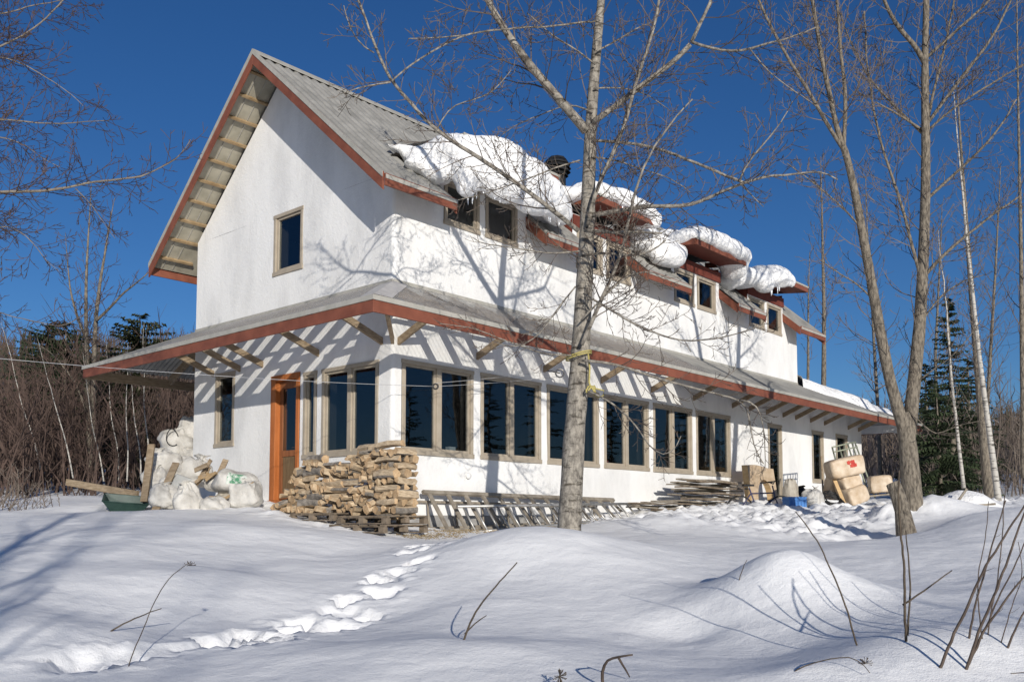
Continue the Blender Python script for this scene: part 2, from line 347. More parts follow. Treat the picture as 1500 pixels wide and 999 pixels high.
def onground(px, py, Y0=5, Y1=60):
    "first point of the snow under a pixel"
    Ys = np.linspace(Y0, Y1, 900); P = np.array([at(px, py, Y) for Y in Ys]); d = P[:, 2]-H(P[:, 0], P[:, 1])
    i = int(np.argmax(d < 0)) if (d < 0).any() else len(Ys)-1
    return Vector(P[i])
def axis(lo, hi, d, ends):
    a = list(np.arange(lo, hi+1e-6, d)); st = d; v = a[-1]
    while v < ends[1]: st *= 1.18; v += st; a.append(v)
    st = d; v = a[0]; pre = []
    while v > ends[0]: st *= 1.18; v -= st; pre.append(v)
    return np.array(pre[::-1]+a)
def make_ground():
    xs = axis(-9, 14, .055, (-420, 420)); ys = np.concatenate([axis(5.0, 15, .042, (-60, 15))[:-1], axis(15, 27, .075, (15, 520))])
    ys = np.unique(np.round(ys, 4)); ys = ys[np.r_[True, np.diff(ys) > .02]]
    X, Y = np.meshgrid(xs, ys); Z = H(X.ravel(), Y.ravel())
    nx, ny = len(xs), len(ys)
    V = np.c_[X.ravel(), Y.ravel(), Z]
    i = np.arange(nx*ny).reshape(ny, nx); Q = np.stack([i[:-1, :-1], i[:-1, 1:], i[1:, 1:], i[1:, :-1]], -1).reshape(-1, 4)
    me = bpy.data.meshes.new('snow_ground'); me.vertices.add(len(V)); me.vertices.foreach_set('co', V.ravel())
    me.loops.add(Q.size); me.loops.foreach_set('vertex_index', Q.ravel().astype(np.int32)); me.polygons.add(len(Q))
    me.polygons.foreach_set('loop_start', np.arange(0, Q.size, 4, dtype=np.int32)); me.polygons.foreach_set('loop_total', np.full(len(Q), 4, np.int32))
    me.polygons.foreach_set('use_smooth', np.ones(len(Q), bool)); me.update(calc_edges=True); me.validate()
    me.materials.append(M['snow'])
    o = bpy.data.objects.new('snow_ground', me); COL.objects.link(o); tag(o, kind='structure'); return o
make_ground()
# ------------------------------------------------------------------ the house (local axes: x = s along side wall, y = t along gable wall, z up)
house = thing('house', 'two storey white plastered house with steep grey roof and red trim', 'house', (XC, YC, 0), HROT)
LS, LT, LEND = 16.49, 6.6, 21.6       # upper storey length, width, ground floor length
RT, RZ, ET, EZ = 3.41, 9.26, -.55, 5.78   # ridge, eave (top of roofing)
SL = (RZ-EZ)/(RT-ET)
ELT = 7.39; ELZ = 5.69
def roof_z(t): return RZ-(RT-t)*SL if t <= RT else RZ-(t-RT)*(RZ-ELZ)/(ELT-RT)
DORM = [(1.0, 3.6), (5.15, 7.3), (9.2, 11.65), (13.25, 15.55)]
SF = lambda u, n, z: (u, -n, z)       # side wall frame: along, outward, up
GF = lambda u, n, z: (-n, u, z)       # gable wall frame (u = t)
W0, W1 = 1.18, 2.85
side_win = [(.214+2.02*i, 2.03+2.02*i, W0, W1, 2) for i in range(6)]
slim_win = [(14.40, 15.30, .62, 2.84, 1), (17.45, 18.33, 1.2, 2.86, 1), (19.35, 20.32, 1.2, 2.88, 1)]
up_win = []
for a, b in DORM:
    c = {1.0: 2.36, 5.15: 6.43, 9.2: 10.48, 13.25: 14.47}[a]
    up_win += [(c-1.13, c-.17, 5.53, 6.40, 1), (c, c+.95, 5.53, 6.40, 1)]
gab_win = [(2.66, 3.64, 4.91, 6.16, 1)]
front_win = [(.36, 1.985, W0, W1, 2), (2.15, 2.56, W0, W1, 1), (4.97, 5.72, 1.56, 3.15, 1)]
DOOR = (2.68, 3.63, .40, 2.88)
def wall_grid(mb, fr, us, zs, holes, skip, step=.22, wob=.009, seed=1, reveal=.34, m=0):
    U = sorted(set(us)); Zs = sorted(set(zs))
    for h in holes:
        U += [h[0], h[1]]; Zs += [h[2], h[3]]
    def fill(a):
        a = sorted(set(round(x, 4) for x in a)); r = [a[0]]
        for x in a[1:]:
            n = max(1, int((x-r[-1])/step+.999)); b = r[-1]
            for k in range(1, n+1): r.append(b+(x-b)*k/n)
        return r
    U = fill(U); Zs = fill(Zs); o = len(mb.v)
    uu, zz = np.meshgrid(U, Zs); n = wob*fbm(uu.ravel()*.9, zz.ravel()*.9, 3, seed)
    u0, u1 = U[0], U[-1]
    n = n*np.clip((uu.ravel()-u0)/.3, 0, 1)*np.clip((u1-uu.ravel())/.3, 0, 1)
    for u, z, q in zip(uu.ravel(), zz.ravel(), n): mb.v.append(fr(u, float(q), z))
    nu = len(U)
    for j in range(len(Zs)-1):
        for i in range(nu-1):
            cu, cz = (U[i]+U[i+1])/2, (Zs[j]+Zs[j+1])/2
            if skip(cu, cz) or any(h[0] < cu < h[1] and h[2] < cz < h[3] for h in holes): continue
            mb.f.append((o+j*nu+i, o+j*nu+i+1, o+(j+1)*nu+i+1, o+(j+1)*nu+i)); mb.m.append(m)
    for h in holes:
        a, b, c, d = h[:4]
        P = [(a, c), (b, c), (b, d), (a, d)]
        for k in range(4):
            p, q = P[k], P[(k+1) % 4]
            mb.quad(fr(p[0], .004, p[1]), fr(q[0], .004, q[1]), fr(q[0], -reveal, q[1]), fr(p[0], -reveal, p[1]), 1)  # reveals coloured dark in place of recess shade
wl = MB()
UT = 5.98
R0 = .07
def side_skip(u, z):
    if u > LS and z > 4.05: return True
    return z > UT and not any(a < u < b for a, b in DORM)
wall_grid(wl, SF, [R0, LS, LEND]+[x for d in DORM for x in d], [-.7, 4.05, UT, 6.72], side_win+slim_win+up_win, side_skip)
UTG = 6.18
wall_grid(wl, GF, [R0, LT], [-.7, UT, UTG], gab_win+front_win+[DOOR], lambda u, z: z > roof_z(u)-.12, seed=4)
# rounded plaster corner
ca = [(R0-R0*math.sin(a), R0-R0*math.cos(a)) for a in [i*math.pi/10 for i in range(6)]]
for i in range(5):
    (a, b), (c, d) = ca[i], ca[i+1]
    wl.quad((a, b, -.7), (a, b, UT), (c, d, UT), (c, d, -.7))
gu = [.07+i*(LT-.07)/24 for i in range(25)]
for i in range(24):
    a, b = gu[i], gu[i+1]
    wl.quad((0, a, UTG), (0, b, UTG), (0, b, max(UTG, roof_z(b)-.2)), (0, a, max(UTG, roof_z(a)-.2)))
wl.quad((0, LT, -.7), (LEND, LT, -.7), (LEND, LT, 4.05), (0, LT, 4.05)); wl.quad((0, LT, 4.05), (LS, LT, 4.05), (LS, LT, 6.05), (0, LT, 6.05))
wl.quad((LS, 0, 3.9), (LS, LT, 3.9), (LS, LT, 6.0), (LS, 0, 6.0)); wl.add([(LS, 0, 6.0), (LS, LT, 6.0), (LS, RT, 8.95)], [(0, 1, 2)])
wl.quad((LEND, 0, -.7), (LEND, LT, -.7), (LEND, LT, 3.4), (LEND, 0, 3.4))
wl.build('plaster_wall', [M['stucco'], M['interior']], house, smooth=True)
# rooms seen through the glass, their dimness put into the dark colour
rm = MB()
def room(x0, x1, y0, y1, z0, z1):
    p = [(x0, y0, z0), (x1, y0, z0), (x1, y1, z0), (x0, y1, z0), (x0, y0, z1), (x1, y0, z1), (x1, y1, z1), (x0, y1, z1)]
    rm.add(p, [(0, 1, 2, 3), (7, 6, 5, 4), (2, 3, 7, 6), (1, 2, 6, 5)])
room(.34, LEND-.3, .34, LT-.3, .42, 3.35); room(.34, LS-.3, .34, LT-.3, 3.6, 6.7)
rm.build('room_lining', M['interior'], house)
# windows: mitred taupe frame, sashes, glass
def window(fr, h, seed=0):
    u0, u1, z0, z1, n = h; a = .075
    f = MB()
    def fb(ua, ub, za, zb, n0, n1, mb=f):
        mb.hexa([fr(ua, n0, za), fr(ub, n0, za), fr(ub, n1, za), fr(ua, n1, za), fr(ua, n0, zb), fr(ub, n0, zb), fr(ub, n1, zb), fr(ua, n1, zb)])
    g = .004
    fb(u0+g, u0+a, z0+a, z1-a, -.12, .022); fb(u1-a, u1-g, z0+a, z1-a, -.12, .022)
    fb(u0-.012, u1+.012, z1-a, z1-g, -.12, .026); fb(u0-.012, u1+.012, z0+g-.012, z0+a, -.12, .034)
    o = f.build('window', M['taupe'], house, bevel=.006)
    mids = [u0+a, u1-a] if n == 1 else [u0+a, (u0+u1)/2-.055, (u0+u1)/2+.055, u1-a]
    if n == 2:
        mm = MB(); fb(mids[1], mids[2], z0+a, z1-a, -.12, .012, mm); mm.build('mullion', M['taupe'], o, bevel=.005)
    for k in range(0, len(mids), 2):
        ua, ub = mids[k], mids[k+1]; c = .042
        sh = MB(); e = .003
        fb(ua+e, ua+c, z0+a+e, z1-a-e, -.075, -.018, sh); fb(ub-c, ub-e, z0+a+e, z1-a-e, -.075, -.018, sh)
        fb(ua+c, ub-c, z1-a-c, z1-a-e, -.075, -.018, sh); fb(ua+c, ub-c, z0+a+e, z0+a+c+.01, -.075, -.018, sh)
        sh.build('sash', M['taupe'], o)
        p = MB(); fb(ua+c-.006, ub-c+.006, z0+a+c, z1-a-c+.006, -.056, -.048, p); p.build('pane', M['glass'], o)
    return o
for i, h in enumerate(side_win+slim_win+up_win): window(SF, h, i)
for i, h in enumerate(gab_win+front_win): window(GF, h, i+30)
# entrance door in a wide orange frame
d0, d1, dz0, dz1 = DOOR
df = MB()
def gb(mb, ua, ub, za, zb, n0, n1, m=0): mb.hexa([GF(ua, n0, za), GF(ub, n0, za), GF(ub, n1, za), GF(ua, n1, za), GF(ua, n0, zb), GF(ub, n0, zb), GF(ub, n1, zb), GF(ua, n1, zb)], m)
gb(df, d0+.004, d0+.10, dz0, dz1-.12, -.26, .03); gb(df, d1-.17, d1-.004, dz0, dz1-.12, -.26, .03); gb(df, d0+.004, d1-.004, dz1-.12, dz1-.004, -.26, .034); gb(df, d0-.03, d1+.03, dz0-.06, dz0, -.26, .06)
dfo = df.build('door_frame', M['orange'], house, bevel=.008)
lf = MB(); a0, a1 = d0+.105, d1-.175
gb(lf, a0, a0+.09, dz0+.02, dz1-.13, -.13, -.08); gb(lf, a1-.09, a1, dz0+.02, dz1-.13, -.13, -.08); gb(lf, a0+.09, a1-.09, dz1-.27, dz1-.13, -.13, -.08); gb(lf, a0+.09, a1-.09, dz0+.02, dz0+.16, -.13, -.08); gb(lf, a0+.09, a1-.09, dz0+.86, dz0+.98, -.13, -.08)
lfo = lf.build('door', M['leaf'], house, bevel=.005)
pn = MB()
for k in range(4):
    x0 = a0+.094+k*(a1-a0-.188)/4; gb(pn, x0, x0+(a1-a0-.188)/4-.012, dz0+.16, dz0+.86, -.12, -.098)
gb(pn, a0+.09, a1-.09, dz0+.16, dz0+.86, -.125, -.12); pn.build('lower_panel', M['doorpanel'], lfo)
pg = MB(); gb(pg, a0+.085, a1-.085, dz0+.975, dz1-.265, -.112, -.104); pg.build('pane', M['glass'], lfo)
hd = MB(); hd.tube([GF(a0+.05, -.08, dz0+1.02), GF(a0+.05, -.03, dz0+1.02), GF(a0+.17, -.03, dz0+1.02)], .011, 8); gb(hd, a0+.03, a0+.07, dz0+.93, dz0+1.1, -.08, -.072); hd.build('handle', M['iron'], lfo)
# ------------------------------------------------------------------ roofs
def corr(mb, P, s0, s1, t0, t1, pitch, amp, clip=None, m=0, nseg=1, axis='s'):
    """corrugated sheet: P(a,b)->point, ribs run along b; a in s0..s1, b in t0..t1 (functions of a)"""
    n = max(2, int((s1-s0)/pitch*6)); prev = None; o = len(mb.v); rows = []
    for i in range(n+1):
        a = s0+(s1-s0)*i/n; w = math.cos(2*math.pi*a/pitch); w = math.copysign(abs(w)**.8, w)
        b0, b1 = (t0(a) if callable(t0) else t0), (t1(a) if callable(t1) else t1)
        r = []
        for j in range(nseg+1):
            p = Vector(P(a, b0+(b1-b0)*j/nseg)); p.z += amp*w; r.append(len(mb.v)); mb.v.append(tuple(p))
        rows.append(r)
    for i in range(n):
        for j in range(nseg):
            mb.f.append((rows[i][j], rows[i+1][j], rows[i+1][j+1], rows[i][j+1])); mb.m.append(m)
RS0, RS1 = -.7, 17.3
def inD(s): return any(a < s < b for a, b in DORM)
mr = MB(); TB = 1.0
edges = [RS0]+[x for d in DORM for x in d]+[RS1]
corr(mr, lambda a, b: (a, b, roof_z(b)), RS0, RS1, TB, RT+.02, .22, .036, nseg=4)
for i in range(0, len(edges), 2): corr(mr, lambda a, b: (a, b, roof_z(b)-.001), edges[i], edges[i+1], ET-.03, TB, .22, .036, nseg=2)
corr(mr, lambda a, b: (a, b, roof_z(b)), RS0, RS1, RT-.02, ELT+.03, .22, .036, nseg=3)
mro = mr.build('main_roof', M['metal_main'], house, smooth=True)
rc = MB(); rc.hexa([(RS0-.02, RT-.16, roof_z(RT-.16)+.022), (RS1+.02, RT-.16, roof_z(RT-.16)+.022), (RS1+.02, RT, RZ+.02), (RS0-.02, RT, RZ+.02), (RS0-.02, RT-.16, roof_z(RT-.16)+.034), (RS1+.02, RT-.16, roof_z(RT-.16)+.034), (RS1+.02, RT, RZ+.05), (RS0-.02, RT, RZ+.05)])
rc.hexa([(RS0-.02, RT+.16, roof_z(RT+.16)+.034), (RS1+.02, RT+.16, roof_z(RT+.16)+.034), (RS1+.02, RT, RZ+.05), (RS0-.02, RT, RZ+.05), (RS0-.02, RT+.16, roof_z(RT+.16)+.022), (RS1+.02, RT+.16, roof_z(RT+.16)+.022), (RS1+.02, RT, RZ+.02), (RS0-.02, RT, RZ+.02)])
rc.build('ridge_cap', M['edge'], mro)
def slab(mb, a, b, c, d, th, m=0):            # a thick sheet: top corners, extruded straight down
    q = [Vector(x) for x in (a, b, c, d)]; dn = Vector((0, 0, -th))
    mb.hexa([x+dn for x in q]+q, m)
# soffit boards close under the metal (seen below the gable overhang)
sf = MB(); u = .05
def rp(s, t, dz): return (s, t, roof_z(t)-dz)
slab(sf, rp(RS0+.04, ELT-.05, .05), rp(0.02, ELT-.05, .05), rp(.02, RT, .05), rp(RS0+.04, RT, .05), .03)
slab(sf, rp(RS0+.04, RT, .05), rp(0.02, RT, .05), rp(.02, ET+.05, .05), rp(RS0+.04, ET+.05, .05), .03)
for i in range(0, len(edges), 2):
    s0, s1 = edges[i], edges[i+1]
    if i == 0: s0 = .03
    slab(sf, rp(s0+.05, .3, .05), rp(s1-.05, .3, .05), rp(s1-.05, ET+.05, .05), rp(s0+.05, ET+.05, .05), .03)
slab(sf, rp(.02, LT-.1, .05), rp(RS1-.04, LT-.1, .05), rp(RS1-.04, ELT-.05, .05), rp(.02, ELT-.05, .05), .03)
sf.build('soffit', M['soffit'], mro)
# seams between the soffit panels
sm = MB()
for k in range(2):
    s = RS0+.24+k*.24
    sm.bar(rp(s, ELT-.1, .092), rp(s, RT+.1, .092), .012, .012)
sm.build('soffit_seam', M['edge'], mro)
for k in range(10):
    t = ELT-.30-k*.385
    p = MB(); p.bar((RS0+.045, t, roof_z(t)-.115), (.15, t, roof_z(t)-.115), .05, .085, up=(0, .66, .74)); p.build('purlin', M['purlin'], mro)
for k in range(4):
    t = ET+.3+k*.9
    p = MB(); p.bar((RS0+.045, t, roof_z(t)-.115), (.15, t, roof_z(t)-.115), .05, .085, up=(0, -.66, .74)); p.build('purlin', M['purlin'], mro)
fa = MB()
FW = .19
def fascia(mb, a, b, h, th, out, drop=.03):        # board hanging under a roof edge a-b, out = outward unit vector
    a = Vector(a); b = Vector(b); o = Vector(out)*th; dn = Vector((0, 0, -drop)); hh = Vector((0, 0, -h))
    mb.hexa([a+dn+hh, b+dn+hh, b+dn+hh+o, a+dn+hh+o, a+dn, b+dn, b+dn+o, a+dn+o])
fascia(fa, rp(RS0, ET, 0), rp(RS0, RT, 0), (FW+.04)/math.cos(math.atan(SL)), .035, (-1, 0, 0), -.034)
fascia(fa, rp(RS0, RT, 0), rp(RS0, ELT, 0), (FW+.04)/math.cos(math.atan(SL)), .035, (-1, 0, 0), -.034)
fascia(fa, rp(RS0, ELT, 0), rp(RS1, ELT, 0), FW, .035, (0, 1, 0), .018)
for i in range(0, len(edges), 2): fascia(fa, rp(edges[i], ET, 0), rp(edges[i+1], ET, 0), FW+.02, .035, (0, -1, 0), -.012)
for i in range(1, len(edges)-1, 2):
    fascia(fa, rp(edges[i], .02, 0), rp(edges[i], ET, 0), FW*1.25, .03, (1, 0, 0), .016); fascia(fa, rp(edges[i+1], .02, 0), rp(edges[i+1], ET, 0), FW*1.25, .03, (-1, 0, 0), .016)
fascia(fa, rp(RS1, ET, 0), rp(RS1, RT, 0), FW*1.3, .035, (1, 0, 0), .055)
fa.build('fascia', M['red'], mro, bevel=.004)
de = MB()
fascia(de, rp(RS0-.035, ET, 0), rp(RS0-.035, RT, 0), .105, .012, (-1, 0, 0), -.045); fascia(de, rp(RS0-.035, RT, 0), rp(RS0-.035, ELT, 0), .105, .012, (-1, 0, 0), -.045)
de.build('drip_edge', M['edge'], mro)
for i in range(0, len(edges), 2):
    de = MB(); fascia(de, rp(edges[i], ET-.035, 0), rp(edges[i+1], ET-.035, 0), .07, .012, (0, -1, 0), -.022); de.build('drip_edge', M['edge'], mro)
# shed dormers between the tongues of the main roof
DT = -.72
def dz(t): return 6.98+.13*(t+.72)          # top of a dormer roof
for a, b in DORM:
    a2, b2 = a+.0, b+.13
    q = MB(); corr(q, lambda s, t: (s, t, dz(t)), a2, b2, DT-.04, 1.05, .16, .012)
    dro = q.build('dormer_roof', M['metal'], house, smooth=True)
    q = MB(); slab(q, (a2+.01, DT+.03, dz(DT)-.13), (b2-.01, DT+.03, dz(DT)-.13), (b2-.01, -.02, dz(0)-.17), (a2+.01, -.02, dz(0)-.17), .02); q.build('soffit', M['darkred'], dro)
    q = MB(); slab(q, (a2+.01, .03, 6.73), (b2-.02, .03, 6.73), (b2-.02, .008, 6.73), (a2+.01, .008, 6.73), .26); q.bar((a2, -.022, 6.56), (b2-.13, -.022, 6.56), .03, .27); q.build('frieze_board', M['darkred'], dro)
    q = MB(); fascia(q, (a2, DT, dz(DT)), (b2, DT, dz(DT)), .15, .03, (0, -1, 0), .03); fascia(q, (b2, DT, dz(DT)), (b2, .5, dz(.5)), .15, .03, (1, 0, 0), .03); fascia(q, (a2, DT, dz(DT)), (a2, .2, dz(.2)), .15, .03, (-1, 0, 0), .03); q.build('fascia', M['red'], dro, bevel=.003)
    q = MB(); fascia(q, (a2-.02, DT-.03, dz(DT)), (b2+.03, DT-.03, dz(DT)), .05, .012, (0, -1, 0), .0); q.build('drip_edge', M['edge'], dro)
    for sx in (a+.015, b-.015):
        q = MB(); q.add([(sx, -.0, 6.0), (sx, .9, 6.9), (sx, -.0, 6.8)], [(0, 1, 2)]); q.build('cheek', M['darkred'], dro)
# black flue
ch = MB(); cx, cy_ = 7.75, 2.5; zb = roof_z(cy_)
ch.lathe([(.235, -.15), (.235, .40), (.20, .42), (.20, .47)], 18, (cx, cy_, zb))
cho = ch.build('chimney', M['blackmetal'], house, smooth=False)
cc = MB()
for k, (z, r) in enumerate([(.46, .30), (.56, .36), (.66, .37), (.76, .35)]): cc.lathe([(r-.07, z+.05), (r, z-.02), (r+.005, z-.0), (r-.05, z+.07)], 8, (cx, cy_, zb))
cc.lathe([(.30, .84), (.22, .93), (.05, .97)], 8, (cx, cy_, zb)); cc.lathe([(.17, .45), (.17, .86)], 10, (cx, cy_, zb))
cc.build('chimney_cap', M['blackmetal'], cho)
# ------------------------------------------------------------------ low roof running round the house
JZ = 4.18; SA, FA_, LA, EA = 1.5, 1.7, 1.65, 1.6    # overhangs: side, front, left, far end
E0 = 3.385                                          # top of roofing at the eaves
def szf(t): return E0+(JZ-E0)*(t+SA)/SA             # side plane
def fzf(s): return E0+(JZ-E0)*(s+FA_)/FA_           # front plane
SE = LEND+EA
CLR_S, CLR_F = 8.6, 5.3
def t_hip(s): return min(0, s*SA/FA_) if s < 0 else 0
# far part: the side plane runs up to a sloping hip
def t_end(s):
    if s <= LS: return t_hip(s)
    return -SA*(s-LS)/(SE-LS)
sk = MB()
corr(sk, lambda a, b: (a, b, szf(b)), -FA_, CLR_S, -SA-.04, t_hip, .11, .016, m=3, nseg=3)
corr(sk, lambda a, b: (a, b, szf(b)), CLR_S, SE, -SA-.04, t_end, .11, .016, m=2, nseg=3)
def s_hipf(t): return (t*FA_/SA if t < 0 else (0 if t < LT else -(t-LT)*FA_/LA))
corr(sk, lambda a, b: (b, a, fzf(b)), -SA, CLR_F, -FA_-.04, s_hipf, .11, .016, m=1, nseg=3)
corr(sk, lambda a, b: (b, a, fzf(b)), CLR_F, LT+LA, -FA_-.04, s_hipf, .11, .016, m=0, nseg=3)
def lzf(t): return JZ-(JZ-E0)*(t-LT)/LA
corr(sk, lambda a, b: (a, b, lzf(b)), -FA_, SE, lambda a: LT if a >= 0 else LT-a*LA/FA_, LT+LA, .11, .016, m=0, nseg=2)
sk.add([(LS, 0, JZ), (LS, LT, JZ), (SE, LT+LA, E0), (SE, -SA, E0)], [(0, 3, 2, 1)], 0)
sko = sk.build('low_roof', [M['metal'], M['clear'], M['metal_low'], M['clear_low']], house, smooth=True)
fl = MB()                                           # hip flashing and wall flashing
hp = lambda k, dz_=.02: Vector((-FA_*k, -SA*k, JZ-(JZ-E0)*k+dz_))
def hipstrip(k0, k1, wdt):
    for sgn in (0, 1):
        a, b = hp(k0), hp(k1)
        if sgn == 0: fl.quad(a, b, (b.x+wdt, b.y, b.z-.004), (a.x+wdt, a.y, a.z-.004))
        else: fl.quad(a, (a.x, a.y+wdt, a.z-.004), (b.x, b.y+wdt, b.z-.004), b)
hipstrip(0, .98, .36)
fl.build('hip_flashing', M['flash'], sko)
wf = MB(); wf.bar((0, -.012, JZ+.02), (LS, -.012, JZ+.02), .015, .07); wf.bar((-.012, 0, JZ+.02), (-.012, LT, JZ+.02), .015, .07); wf.build('wall_flashing', M['edge'], sko)
sfa = MB(); e0 = (-FA_, -SA, E0)
fascia(sfa, (-FA_, -SA, E0), (SE, -SA, E0), .185, .035, (0, -1, 0), .075); fascia(sfa, (-FA_, -SA-.035, E0), (-FA_, LT+LA, E0), .185, .035, (-1, 0, 0), .0751)
fascia(sfa, (SE, -SA, E0), (SE, LT+LA, E0), .185, .035, (1, 0, 0), .075)
sfa.build('fascia', M['red'], sko, bevel=.004)
bk = MB(); fascia(bk, (-FA_, LT+LA, E0), (SE, LT+LA, E0), .2, .035, (0, 1, 0), .075); bk.build('fascia', M['brace'], sko)
sde = MB(); fascia(sde, (-FA_-.035, -SA-.035, E0), (SE, -SA-.035, E0), .075, .02, (0, -1, 0), -.0); fascia(sde, (-FA_-.035, -SA-.055, E0), (-FA_-.035, LT+LA+.03, E0), .075, .02, (-1, 0, 0), -.001); sde.build('drip_edge', M['edge'], sko)
def rafter(a, b, w_=.055, h=.19):
    q = MB(); dn = Vector((0, 0, -.02-h/2)); q.bar(Vector(a)+dn, Vector(b)+dn, w_, h); q.build('rafter', M['brace'], sko)
k = .05
while k < SE-.3:
    if k < LS: rafter((k, 0, JZ), (k, -SA, E0))
    else: rafter((k, t_end(k), szf(t_end(k))), (k, -SA, E0))
    k += .675
k = .1
while k < LT: rafter((0, k, JZ), (-FA_, k, E0)); k += .675
for k in range(12): rafter((.3+k*.9, LT, JZ), (.3+k*.9, LT+LA, E0))
rafter((0, 0, JZ), (-FA_, -SA, E0), .05, .16); rafter((0, LT, JZ), (-FA_, LT+LA, E0), .05, .16)
for k in (.5,):
    q = MB(); q.bar((-FA_*k, -SA*k, JZ-(JZ-E0)*k-.06), (LS, -SA*k, JZ-(JZ-E0)*k-.06), .05, .08); q.bar((-FA_*k, -SA*k, JZ-(JZ-E0)*k-.06), (-FA_*k, LT+LA*k, JZ-(JZ-E0)*k-.06), .08, .05); q.build('purlin', M['brace'], sko)
def brace(a, b): q = MB(); q.bar(a, b, .055, .12); q.build('brace', M['brace'], sko)
for s in (.133, 2.14, 4.16, 6.19, 8.23, 10.22, 12.29, 13.27, 14.33, 15.41, 16.28, 17.37, 18.45, 20.39, 21.32): brace((s, .03, 3.13), (s, -1.0, 3.585-.03))
for t in (.285, 2.11, 3.97, 4.80, 5.82): brace((.03, t, 3.15), (-1.1, t, 3.56))
brace((.05, .05, 3.13), (-.85, -.75, 3.60)); brace((.6, LT-.03, 3.13), (.6, LT+1.1, 3.56)); brace((3.6, LT-.03, 3.13), (3.6, LT+1.1, 3.56))
q = MB(); q.box(.0, 9.0, -.016, .03, -.7, .10); q.box(-.016, .03, .0, 2.6, -.7, .06); q.build('foundation', M['foundation'], house)
# small fixings on the plaster: round vent cap
q = MB(); v = onT(685, 697, 0); q.lathe([(.05, 0), (.065, .02), (.05, .05), (.02, .06)], 14); o = q.build('vent_cap', M['stucco'], house, smooth=True, loc=(v.x, -.0, v.z)); o.rotation_euler = (math.pi/2, 0, 0)
# ------------------------------------------------------------------ small things standing inside on the window ledges
def inside(name, label, cat, s, z, pts, m):
    q = MB()
    for a, b, w_, h in pts: q.bar(a, b, w_, h)
    tag(q.build(name, m, loc=W(s, .42, z), rotz=HROT, bevel=.006), label, cat)
M['redcloth'] = mat('faded_red_card', (.42, .07, .05), (.55, .12, .08), rough=.7, scale=6)
M['whitecard'] = mat('white_card', (.7, .69, .66), (.8, .79, .76), rough=.7, scale=6)
inside('red_box', 'low red box on the inner ledge of the fourth window pair', 'box', 6.75, 1.30, [((-.18, 0, .03), (.18, 0, .03), .14, .13)], M['redcloth'])
inside('folded_card', 'white folded card standing on the ledge, right pane of the fourth window pair', 'card', 7.55, 1.26, [((-.10, 0, 0), (-.01, 0, .30), .12, .02), ((.10, 0, 0), (.01, 0, .30), .12, .02)], M['whitecard'])
inside('red_box', 'small red box on the inner ledge of the third window pair, right of the trunk', 'box', 5.6, 1.30, [((-.10, 0, .02), (.10, 0, .02), .12, .10)], M['redcloth'])
inside('white_box', 'white box on the inner ledge at the right of the first window pair', 'box', 1.85, 1.30, [((-.08, 0, .04), (.08, 0, .04), .12, .14)], M['whitecard'])
# ------------------------------------------------------------------ snow lying on the roofs (house coordinates)
def remeshed(name, ells, voxel, mats, noise=.0, nsc=3, seed=0, flat=None, sub=2, parent=None, smooth_it=8):
    """union of ellipsoids (centre, radii, rotz) grown into one lump"""
    bm = bmesh.new()
    for e in ells:
        c, r = e[0], e[1]; a = e[2] if len(e) > 2 else 0
        T = Matrix.Translation(c) @ Matrix.Rotation(a, 4, 'Z') @ Matrix.Diagonal((*r, 1))
        bmesh.ops.create_icosphere(bm, subdivisions=3, radius=1, matrix=T)
    me = bpy.data.meshes.new(name); bm.to_mesh(me); bm.free()
    o = bpy.data.objects.new(name, me); COL.objects.link(o)
    r = o.modifiers.new('r', 'REMESH'); r.mode = 'VOXEL'; r.voxel_size = voxel
    if smooth_it: s = o.modifiers.new('s', 'SMOOTH'); s.iterations = smooth_it; s.factor = .6
    dg = bpy.context.evaluated_depsgraph_get(); me2 = bpy.data.meshes.new_from_object(o.evaluated_get(dg))
    o.modifiers.clear(); o.data = me2; bpy.data.meshes.remove(me)
    n = len(me2.vertices); co = np.empty(n*3); me2.vertices.foreach_get('co', co); co = co.reshape(-1, 3)
    no = np.empty(n*3); me2.vertices.foreach_get('normal', no); no = no.reshape(-1, 3)
    if noise: co = co+no*(noise*(n3(co, nsc, seed)+.6*(.4-np.abs(n3(co, nsc*1.9, seed+3))*2.2)+.25*n3(co, nsc*5, seed+6)+.12*n3(co, nsc*11, seed+8)))[:, None]
    me2.vertices.foreach_set('co', co.ravel()); me2.polygons.foreach_set('use_smooth', [True]*len(me2.polygons)); me2.update()
    me2.materials.clear()
    for m in (mats if isinstance(mats, list) else [mats]): me2.materials.append(m)
    me2.name = name
    if parent: o.parent = parent
    return o
M['ice'] = mat('icicle_ice', (.75, .78, .82), (.82, .84, .87), rough=.15, scale=8, spec=.5)
def roofsnow(label, ells, icicles=(), seed=0, noise=.06, nsc=2.2, voxel=.05, smooth=10):
    root = thing('roof_snow', label, 'snow', (XC, YC, 0), HROT)
    o = remeshed('snow_mass', ells, voxel, M['roofsnow'], noise, nsc, seed, parent=root, smooth_it=smooth)
    r = random.Random(seed)
    if icicles:
        me = np.array([v.co[:] for v in o.data.vertices])
        for (s, n, ln) in icicles:
            for k in range(n):
                ss = s+r.uniform(-.25, .25); w_ = me[np.abs(me[:, 0]-ss) < .04]
                w_ = w_[w_[:, 1] < -.55] if (w_[:, 1] < -.55).any() else w_
                if not len(w_): continue
                w_ = w_[np.argsort(w_[:, 2])]; f = w_[0] if k % 3 else w_[min(len(w_)-1, 2)]
                L_ = ln*r.uniform(.4, 1.2); q = MB(); p = Vector(f)+Vector((0, 0, .05))
                q.tube([p, p+Vector((0, 0, -.05-L_*.4)), p+Vector((r.uniform(-.01, .01), 0, -.05-L_*.75)), p+Vector((r.uniform(-.012, .012), 0, -.05-L_))], [.022, .015, .009, .002], 5)
                q.build('icicle', M['ice'], root, smooth=True)
    return root
